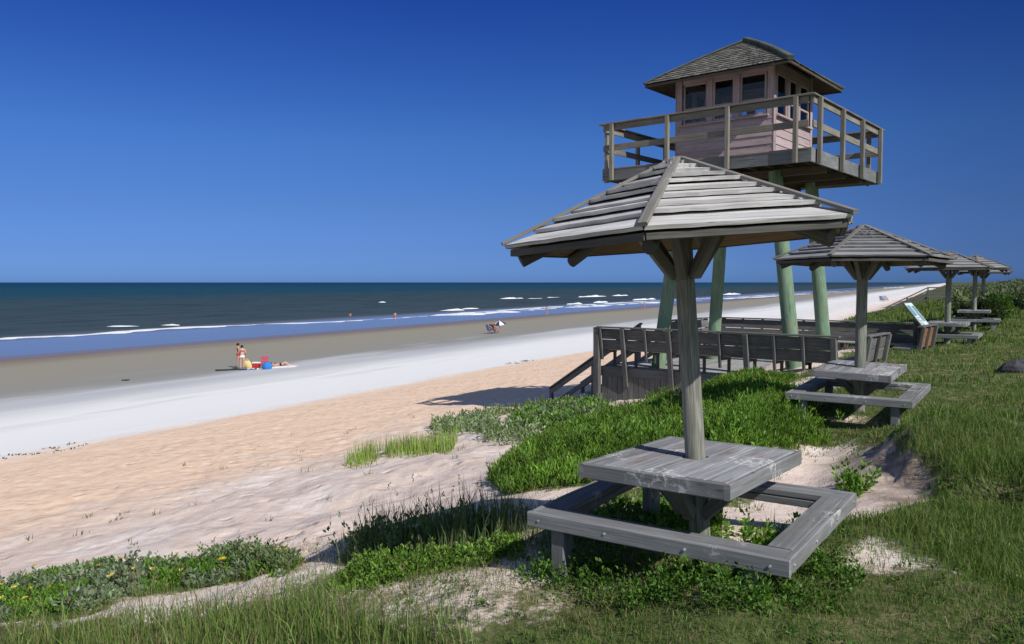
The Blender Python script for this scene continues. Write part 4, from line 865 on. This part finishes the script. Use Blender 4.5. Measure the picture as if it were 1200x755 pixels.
def person(label, loc, rz, pose, skin='skin', hair=True, top=None, bottom=None, sc=1., group=None, prone=False):
    root = thing('person', label, 'person', tuple(loc), group); J = dict(STAND); J.update(pose); rot = Matrix.Rotation(rz, 3, 'Z')
    names = list(J); vs = [Vector(J[n]) for n in names]; ed = [(names.index(a), names.index(b)) for a, b in EDG]; rr = [RAD[n] if n in RAD else RAD[n[:2]] for n in names]
    for s in 'LR':                                 # five fingers on each hand
        w, e = Vector(J['wa' + s]), Vector(J['el' + s]); d = (w - e).normalized(); sd = d.cross(Vector((1, 0, 0))).normalized(); i0 = names.index('wa' + s)
        vs.append(w + d * .075); rr.append((.034, .018)); ip = len(vs) - 1; ed.append((i0, ip))
        for k, (o, l) in enumerate(((-.033, .07), (-.011, .085), (.011, .08), (.033, .065))): vs.append(w + d * (.085 + l) + sd * o * 1.2); rr.append((.008, .008)); ed.append((ip, len(vs) - 1))
        vs.append(w + d * .08 + sd * -.06); rr.append((.010, .010)); ed.append((i0, len(vs) - 1))
    vs = [rot @ (v * sc) for v in vs]; me = bpy.data.meshes.new('body'); me.from_pydata(vs, ed, []); o = bpy.data.objects.new('body', me); COL.objects.link(o); o.parent = root
    sk = o.modifiers.new('skin', 'SKIN'); sk.use_smooth_shade = True
    for v, r in zip(me.skin_vertices[0].data, rr): v.radius = (r[0] * sc, r[1] * sc)
    me.skin_vertices[0].data[0].use_root = True; o.modifiers.new('smooth', 'SUBSURF').levels = 1; o.modifiers['smooth'].render_levels = 1; me.materials.append(M[skin])
    lv = Vector(loc); G = lambda p: lv + rot @ (Vector(p) * sc)
    def shell(name, a, b, wa, wb, mat):            # garment: elliptical sleeve between two heights of the trunk
        mb = MB(); a, b = Vector(a), Vector(b); d = (b - a).normalized(); x = Vector((1, 0, 0)); y = d.cross(x).normalized(); rg = []
        for k in range(5):
            f = k / 4; c = a.lerp(b, f); rx, ry = wa[0] + (wb[0] - wa[0]) * f, wa[1] + (wb[1] - wa[1]) * f; rg.append([G(c + x * rx * math.cos(q) + y * ry * math.sin(q)) for q in np.linspace(0, 2 * math.pi, 16, endpoint=False)])
        mb.loft(rg); mb.build(name, M[mat], root)
    if top: shell('swim_top', Vector(J['che']) + (Vector(J['spi']) - Vector(J['che'])) * .25, Vector(J['che']) - (Vector(J['spi']) - Vector(J['che'])) * .15, (.135, .10), (.14, .10), top)
    if bottom: shell('swim_bottom', Vector(J['pel']) + (Vector(J['pel']) - Vector(J['spi'])) * .45, Vector(J['pel']) - (Vector(J['pel']) - Vector(J['spi'])) * .25, (.17, .115), (.155, .11), bottom)
    if hair:
        hd, tp = Vector(J['hea']), Vector(J['top']); ax = (tp - hd).normalized(); back = ax.cross(Vector((1, 0, 0))).normalized(); back = back if back.y < 0 else -back; mb = MB(); rg = []
        for k in range(6):
            f = -.5 + k * .32; rd = (.075, .092, .098, .095, .078, .03)[k]; c = hd + ax * (.1 * f + .025) + back * .03; rg.append([G(c + Vector((1, 0, 0)) * rd * math.cos(q) + back * rd * 1.05 * math.sin(q)) for q in np.linspace(0, 2 * math.pi, 14, endpoint=False)])
        mb.loft(rg); mb.build('hair', M['hair'], root)
        mb = MB(); f = hd - back * .09; mb.loft([[G(f + Vector((1, 0, 0)) * r_ * math.cos(q) + ax * (r_ * 1.4 * math.sin(q) - .0) - back * dd) for q in np.linspace(0, 2 * math.pi, 8, endpoint=False)] for r_, dd in ((.016, -.01), (.012, .012), (.004, .022))]); mb.build('nose', M[skin], root)
    return root
def walk(s=1): return dict(knL=(-.10, .14 * s, .48), anL=(-.10, .16 * s, .08), toL=(-.11, .30 * s, .04), knR=(.09, -.02 * s, .47), anR=(.10, -.18 * s, .10), toR=(.11, -.05 * s, .03))
p = at(279.5, 431.5); person('woman in red bikini standing behind the other on the grey sand', p, R(-70), dict(walk(), elL=(-.20, .10, 1.12), waL=(-.10, .24, 1.15), elR=(.22, .05, 1.08), waR=(.16, .22, 1.0)), 'skin', True, 'red', 'red', 1.02)
p = at(284, 433.4); person('woman in white bikini bottom seen from behind near yellow bag', p, R(12), dict(elL=(-.24, .06, 1.12), waL=(-.14, .20, 1.08), elR=(.24, .02, 1.10), waR=(.16, .14, 1.0)), 'skin2', True, 'red', 'whitec', .98)
def obj1(name, label, cat, mb, mat, group=None): return tag(mb.build(name, M[mat]), label, cat, group)
def mat_on_sand(px, py, w, l, rz, c, label, name='beach_mat', stripe=None):
    p = at(px, py); m = MB(); N = 5; d = Vector((math.cos(rz), math.sin(rz), 0)); e = Vector((-d.y, d.x, 0)); rings = []
    for k in range(N + 1):
        q = Vector(p) + d * (l * (k / N - .5)); w_ = w / 2 * random.uniform(.9, 1.05); z = [gz(*(q + e * s_).xy) for s_ in (-w_, w_)]
        a, b = q - e * w_, q + e * w_; rings.append([Vector((a.x, a.y, z[0] + .02)), Vector((q.x, q.y, (z[0] + z[1]) / 2 + .05 + random.uniform(0, .03))), Vector((b.x, b.y, z[1] + .02)), Vector((b.x, b.y, z[1] - .02)), Vector((a.x, a.y, z[0] - .02))])
    m.loft(rings, 1., False); return obj1(name, label, 'mat', m, c)
mat_on_sand(268, 433.8, .9, 1.6, .3, 'black', 'dark beach mat on the sand left of the two women')
mat_on_sand(291, 433.2, .8, 1.1, .2, 'navy', 'navy blue towel bunched on the sand right of the women', 'towel')
mat_on_sand(296, 433.0, .5, .7, .4, 'whitec', 'crumpled white towel between navy towel and yellow bag', 'towel')
# yellow bag
p = Vector(at(292, 431.2)); root = thing('beach_bag', 'tilted pale yellow beach bag on the sand beside the women', 'bag', tuple(p)); m = MB(); rg = []
for z, rx, ry in ((-.02, .24, .16), (.08, .29, .19), (.28, .26, .16), (.42, .22, .10), (.48, .19, .05)): rg.append([p + Vector((rx * math.cos(q) - z * .35, ry * math.sin(q), z)) for q in np.linspace(0, 2 * math.pi, 16, endpoint=False)])
m.loft(rg); m.build('pouch', M['yellow'], root)
for s in (-1, 1):
    m = MB(); pr = None
    for q in np.linspace(0, math.pi, 7):
        c = p + Vector((.13 * math.cos(q) - .17, s * .05, .45 + .14 * math.sin(q)))
        if pr is not None: m.cyl(pr, c, .015, .015, 6, 1, 0)
        pr = c
    m.build('strap', M['yellow'], root)
# cooler
p = Vector(at(301, 431)); root = thing('cooler', 'red cooler with white lid between yellow bag and red chair', 'cooler', tuple(p))
m = MB(); m.beam(p + Vector((-.24, 0, .14)), p + Vector((.24, 0, .14)), .30, .28, ch=.03); m.build('body', M['red'], root); m = MB(); m.beam(p + Vector((-.255, 0, .325)), p + Vector((.255, 0, .325)), .32, .09, ch=.03); m.build('lid', M['whitec'], root)
m = MB(); m.cyl(p + Vector((-.265, 0, .25)), p + Vector((-.15, -.06, .39)), .02, .02, 6, 1, 0); m.cyl(p + Vector((.265, 0, .25)), p + Vector((.15, -.06, .39)), .02, .02, 6, 1, 0); m.build('handle', M['grey'], root)
# beach chairs
def chair(label, loc, rz, c, c2=None, sc=1., group=None, name='beach_chair'):
    p = Vector(loc); root = thing(name, label, 'beach chair', tuple(p), group); r = Matrix.Rotation(rz, 3, 'Z'); G = lambda x, y, z: p + r @ (Vector((x, y, z)) * sc)
    m = MB(); m.slab([G(-.27, -.25, .26), G(.27, -.25, .26), G(.27, .27, .30), G(-.27, .27, .30)], .02, 1.); m.build('seat', M[c2 or c], root)
    m = MB(); m.slab([G(-.27, -.26, .30), G(.27, -.26, .30), G(.27, -.50, .95), G(-.27, -.50, .95)], .02, 1.); m.build('backrest', M[c], root)
    for s in (-.29, .29):
        m = MB(); m.cyl(G(s, -.24, .25), G(s, -.52, .98), .016, .016, 8, 1, 0); m.cyl(G(s, -.36, .60), G(s, .26, .55), .018, .018, 8, 1, 0); m.build('arm_frame', M['grey'], root)
        m = MB(); m.cyl(G(s, -.40, -.02), G(s, .26, .54), .015, .015, 8, 1, 0); m.cyl(G(s, .28, -.02), G(s, -.26, .30), .015, .015, 8, 1, 0); m.build('leg', M['grey'], root)
    return root
chair('low beach chair with bright red back beside blue bag', at(311, 431.2), R(10), 'pinkc', 'red', .85)
p = Vector(at(313, 432.8)); root = thing('beach_bag', 'large round blue beach bag before the red chair', 'bag', tuple(p)); m = MB(); rg = []
for z, rx, ry in ((-.02, .26, .19), (.11, .33, .23), (.30, .30, .2), (.42, .21, .12), (.46, .15, .06)): rg.append([p + Vector((rx * math.cos(q), ry * math.sin(q) * (1 + .1 * math.sin(3 * q)), z)) for q in np.linspace(0, 2 * math.pi, 16, endpoint=False)])
m.loft(rg); m.build('pouch', M['blue'], root); m = MB(); m.beam(p + Vector((-.15, -.04, .455)), p + Vector((.15, -.04, .455)), .05, .03); m.build('strap', M['navy'], root)
p = Vector(at(329, 430.2)); mat_on_sand(330, 430.6, .9, 1.9, .1, 'whitec', 'pale towel under the lying sunbather', 'towel')
LIE = dict(pel=(0, 0, .16), spi=(0, .18, .15), che=(0, .36, .16), nec=(0, .51, .15), hea=(0, .60, .17), top=(0, .70, .18), shL=(-.165, .45, .14), shR=(.165, .45, .14), elL=(-.30, .25, .08), elR=(.30, .25, .08), waL=(-.26, .02, .07), waR=(.26, .02, .07), hiL=(-.09, -.04, .15), hiR=(.09, -.04, .15), knL=(-.10, -.34, .34), knR=(.11, -.40, .15), anL=(-.10, -.62, .07), anR=(.11, -.80, .07), toL=(-.11, -.72, .10), toR=(.12, -.84, .17))
person('sunbather in black swimsuit lying on a pale towel', p, R(95), LIE, 'skin2', True, 'black', 'black')
# umbrella couple
def SIT(h=.34): return dict(pel=(0, 0, h), spi=(0, -.05, h + .18), che=(0, -.11, h + .36), nec=(0, -.14, h + .51), hea=(0, -.11, h + .60), top=(0, -.12, h + .70), shL=(-.165, -.13, h + .45), shR=(.165, -.13, h + .45), elL=(-.25, .02, h + .22), elR=(.25, .02, h + .22), waL=(-.22, .22, h + .24), waR=(.22, .22, h + .24), hiL=(-.09, .03, h), hiR=(.09, .03, h), knL=(-.11, .42, h + .13), knR=(.11, .42, h + .13), anL=(-.12, .58, .09), anR=(.12, .58, .09), toL=(-.12, .72, .04), toR=(.12, .72, .04))
p = at(575.5, 391.2); chair('blue beach chair with seated person left of the beach umbrella', p, R(-60), 'skyb', 'skyb', 1.1, 'chairs by the umbrella'); person('person in dark top seated in blue chair beside the umbrella', p, R(-60), SIT(), 'skin', True, 'black', 'navy')
p = at(580.5, 391); chair('dark brown beach chair under the beach umbrella edge', p, R(-50), 'rust', 'black', 1.1, 'chairs by the umbrella'); person('person seated low in brown chair under the beach umbrella', p, R(-50), SIT(), 'skin', True, 'rust', 'black')
p = Vector(at(586, 390.5)); root = thing('beach_umbrella', 'white and dark panelled beach umbrella tilted over two seated people', 'umbrella', tuple(p)); tpp = p + Vector((-.1, 0, 1.35)); ax = Vector((-.15, -.1, 1)).normalized()
m = MB(); m.cyl(p - Vector((0, 0, .3)), tpp, .022, .022, 8, 1, 0); m.build('pole', M['grey'], root); x_ = ax.orthogonal().normalized(); y_ = ax.cross(x_)
for k in range(8):
    m = MB(); a0, a1 = k * math.pi / 4, (k + 1) * math.pi / 4; P_ = lambda a, r, d: tpp + (x_ * math.cos(a) + y_ * math.sin(a)) * r + ax * d
    m.slab([P_(a0, .78, -.40), P_(a1, .78, -.40), P_(a1, .4, -.12), P_(a0, .4, -.12)], .008, 1.); m.slab([P_(a0, .4, -.12), P_(a1, .4, -.12), P_(a1, .02, .05), P_(a0, .02, .05)], .008, 1.); m.build('canopy_panel', M['whitec' if k % 2 else 'navy'], root)
# bathers and walkers
for px, py, lab, sc, rz, tp, bt_, ps in ((641, 369.6, 'lone bather walking at the water edge left of the shelter post', 1.05, 80, None, 'rust', walk()), (463, 373.6, 'pink swimmer standing in the surf line', 1.0, 0, 'whitec', 'pinkc', {}), (410.5, 374.2, 'dark swimmer in the surf, left of the pink swimmer', 1.0, 0, 'black', 'black', {}),
     (755, 362.8, 'walker in red on the wet sand beside the left tower leg', 1.05, 40, 'red', 'red', walk()), (880, 352.5, 'distant walker on the wet sand between the tower legs', 1.05, 60, 'grey', 'rust', walk()), (1027, 338.8, 'farthest tiny walker at the water line right of second shelter post', 1.05, 60, 'black', 'navy', walk())):
    p = at(px, py); 
    if 'surf' in lab: p[2] -= .4
    person(lab, p, R(rz), ps, 'skin', True, tp, bt_, sc)
p = at(1034, 353.6); chair('left of two distant blue chairs on white sand', p, R(-60), 'skyb', 'navy', 1.2, 'distant blue chairs'); person('distant person in blue seated in the left blue chair', p, R(-60), SIT(), 'skin', True, 'navy', 'navy')
p = at(1038.5, 353); chair('right of two distant blue chairs on white sand', p, R(-60), 'whitec', 'skyb', 1.2, 'distant blue chairs'); person('distant person in pale top seated in the right blue chair', p, R(-60), SIT(), 'skin', True, 'whitec', 'skyb')
# driftwood spot and wrack line
p = Vector(at(147, 446.5)); m = MB(); m.cyl(p + Vector((-.22, 0, .03)), p + Vector((.02, .05, .06)), .035, .03, 8, 3, .2); m.cyl(p + Vector((.02, 0, .03)), p + Vector((.22, .04, .05)), .045, .025, 8, 3, .2); obj1('driftwood', 'small dark driftwood piece alone on the grey sand', 'driftwood', m, 'black')
v = rng.uniform(8, 75, 500); u = -20.4 + rng.normal(0, .35, 500) + 1.1 * fbm(v / 6, v * 0, 88, 2); k = fbm(v / 2.2, v * 0 + 3, 89, 2) > .22; u, v = u[k], v[k]; x, y = u * NX + v * SX, u * NY + v * SY
stuff('seaweed', 'thin broken line of dark seaweed where orange sand meets white', 'seaweed', M['blade'], blades(np.repeat(x, 6) + rng.normal(0, .10, 6 * len(x)), np.repeat(y, 6) + rng.normal(0, .10, 6 * len(x)), rng.uniform(.03, .08, 6 * len(x)), np.full(6 * len(x), .05), colmix(6 * len(x), [(.10, .08, .06), (.06, .05, .04)]), 1.6))
# sprigs on the open sand
x = rng.uniform(-9, 3, 130); y = rng.uniform(8, 22, 130); u = x * NX + y * NY; k = (u < -6.5) & (u > -15) & (fbm(x / 1.5, y / 1.5, 91, 2) > .05); x, y = x[k], y[k]; n = len(x)
stuff('sprigs', 'small dry sprigs scattered on the open sand', 'sprigs', M['blade'], blades(np.repeat(x, 7) + rng.normal(0, .05, 7 * n), np.repeat(y, 7) + rng.normal(0, .05, 7 * n), rng.uniform(.04, .14, 7 * n), np.full(7 * n, .012), colmix(7 * n, [(.16, .15, .08), (.12, .14, .06), (.2, .16, .1)]), 1.1))

# ------------------------------------------------------------------ light, sky, camera
EL = 42.5; AZ = math.degrees(math.atan2(.625, -.78))
sun = bpy.data.lights.new('sun', 'SUN'); sun.energy = 4.6; sun.angle = R(.53); sun.color = (1., .955, .89); so = bpy.data.objects.new('sun', sun); COL.objects.link(so)
d = Vector((math.sin(R(AZ)) * math.cos(R(EL)), math.cos(R(AZ)) * math.cos(R(EL)), math.sin(R(EL)))); so.rotation_euler = d.to_track_quat('Z', 'Y').to_euler(); so.location = d * 60
w = bpy.data.worlds.new('World'); S.world = w; w.use_nodes = True; nt = w.node_tree; bg = nt.nodes['Background']
sky = nt.nodes.new('ShaderNodeTexSky'); sky.sky_type = 'NISHITA'; sky.sun_disc = False; sky.sun_elevation = R(EL); sky.sun_rotation = R(AZ); sky.altitude = 0; sky.air_density = 1.; sky.dust_density = .4; sky.ozone_density = 3.
def wn(t, **k):
    o = nt.nodes.new(t)
    for a, v in k.items(): setattr(o, a, v)
    return o
# clear dry air seen through a polarised, deep blue band opposite the sun; paler sky overhead and towards the sun
tc = wn('ShaderNodeTexCoord'); sp = wn('ShaderNodeSeparateXYZ'); nt.links.new(tc.outputs['Generated'], sp.inputs[0])
rp = wn('ShaderNodeValToRGB'); nt.links.new(sp.outputs['Z'], rp.inputs[0]); el = rp.color_ramp.elements
PTS = [(0., (.165, .34, .98)), (.01, (.165, .345, .97)), (.04, (.163, .30, .80)), (.09, (.178, .303, .667)), (.17, (.17, .333, .69)), (.325, (.080, .21, .63)), (.5, (.07, .18, .6))]
while len(el) < len(PTS): el.new(.5)
for e, (p, c) in zip(el, PTS): e.position = p; e.color = (*c, 1)
def mr(o, a, b):
    m = wn('ShaderNodeMapRange', interpolation_type='SMOOTHSTEP'); nt.links.new(o, m.inputs[0]); m.inputs[1].default_value = a; m.inputs[2].default_value = b; return m.outputs[0]
mxx = wn('ShaderNodeMath', operation='MAXIMUM'); nt.links.new(mr(sp.outputs['Z'], .38, .65), mxx.inputs[0]); nt.links.new(mr(sp.outputs['Y'], .35, -.25), mxx.inputs[1])
m1 = wn('ShaderNodeMix', data_type='RGBA'); nt.links.new(mxx.outputs[0], m1.inputs[0]); nt.links.new(rp.outputs[0], m1.inputs[6]); m1.inputs[7].default_value = (.70, .68, .72, 1)
pf = wn('ShaderNodeMath', operation='MULTIPLY'); nt.links.new(mr(sp.outputs['X'], .18, .62), pf.inputs[0]); pf.inputs[1].default_value = .42
m0 = wn('ShaderNodeMix', data_type='RGBA', blend_type='MULTIPLY'); nt.links.new(pf.outputs[0], m0.inputs[0]); nt.links.new(rp.outputs[0], m0.inputs[6]); m0.inputs[7].default_value = (.15, .2, .3, 1); nt.links.new(m0.outputs[2], m1.inputs[6])
m2 = wn('ShaderNodeMix', data_type='RGBA', blend_type='MULTIPLY'); m2.inputs[0].default_value = 1; nt.links.new(sky.outputs[0], m2.inputs[6]); nt.links.new(m1.outputs[2], m2.inputs[7])
nt.links.new(m2.outputs[2], bg.inputs[0]); bg.inputs[1].default_value = .12
cam = bpy.data.cameras.new('camera'); cam.sensor_width = 36; cam.lens = F / 1200 * 36; cam.clip_end = 80000; cam.clip_start = .05
co = bpy.data.objects.new('camera', cam); COL.objects.link(co); co.rotation_euler = (math.pi / 2 - PIT, 0, 0); S.camera = co
vs_ = S.view_settings; vs_.view_transform = 'Standard'; vs_.look = 'None'; vs_.exposure = 0; vs_.gamma = 1; vs_.use_curve_mapping = False
S.cycles.max_bounces = 6; S.cycles.transparent_max_bounces = 12; S.cycles.use_denoising = True
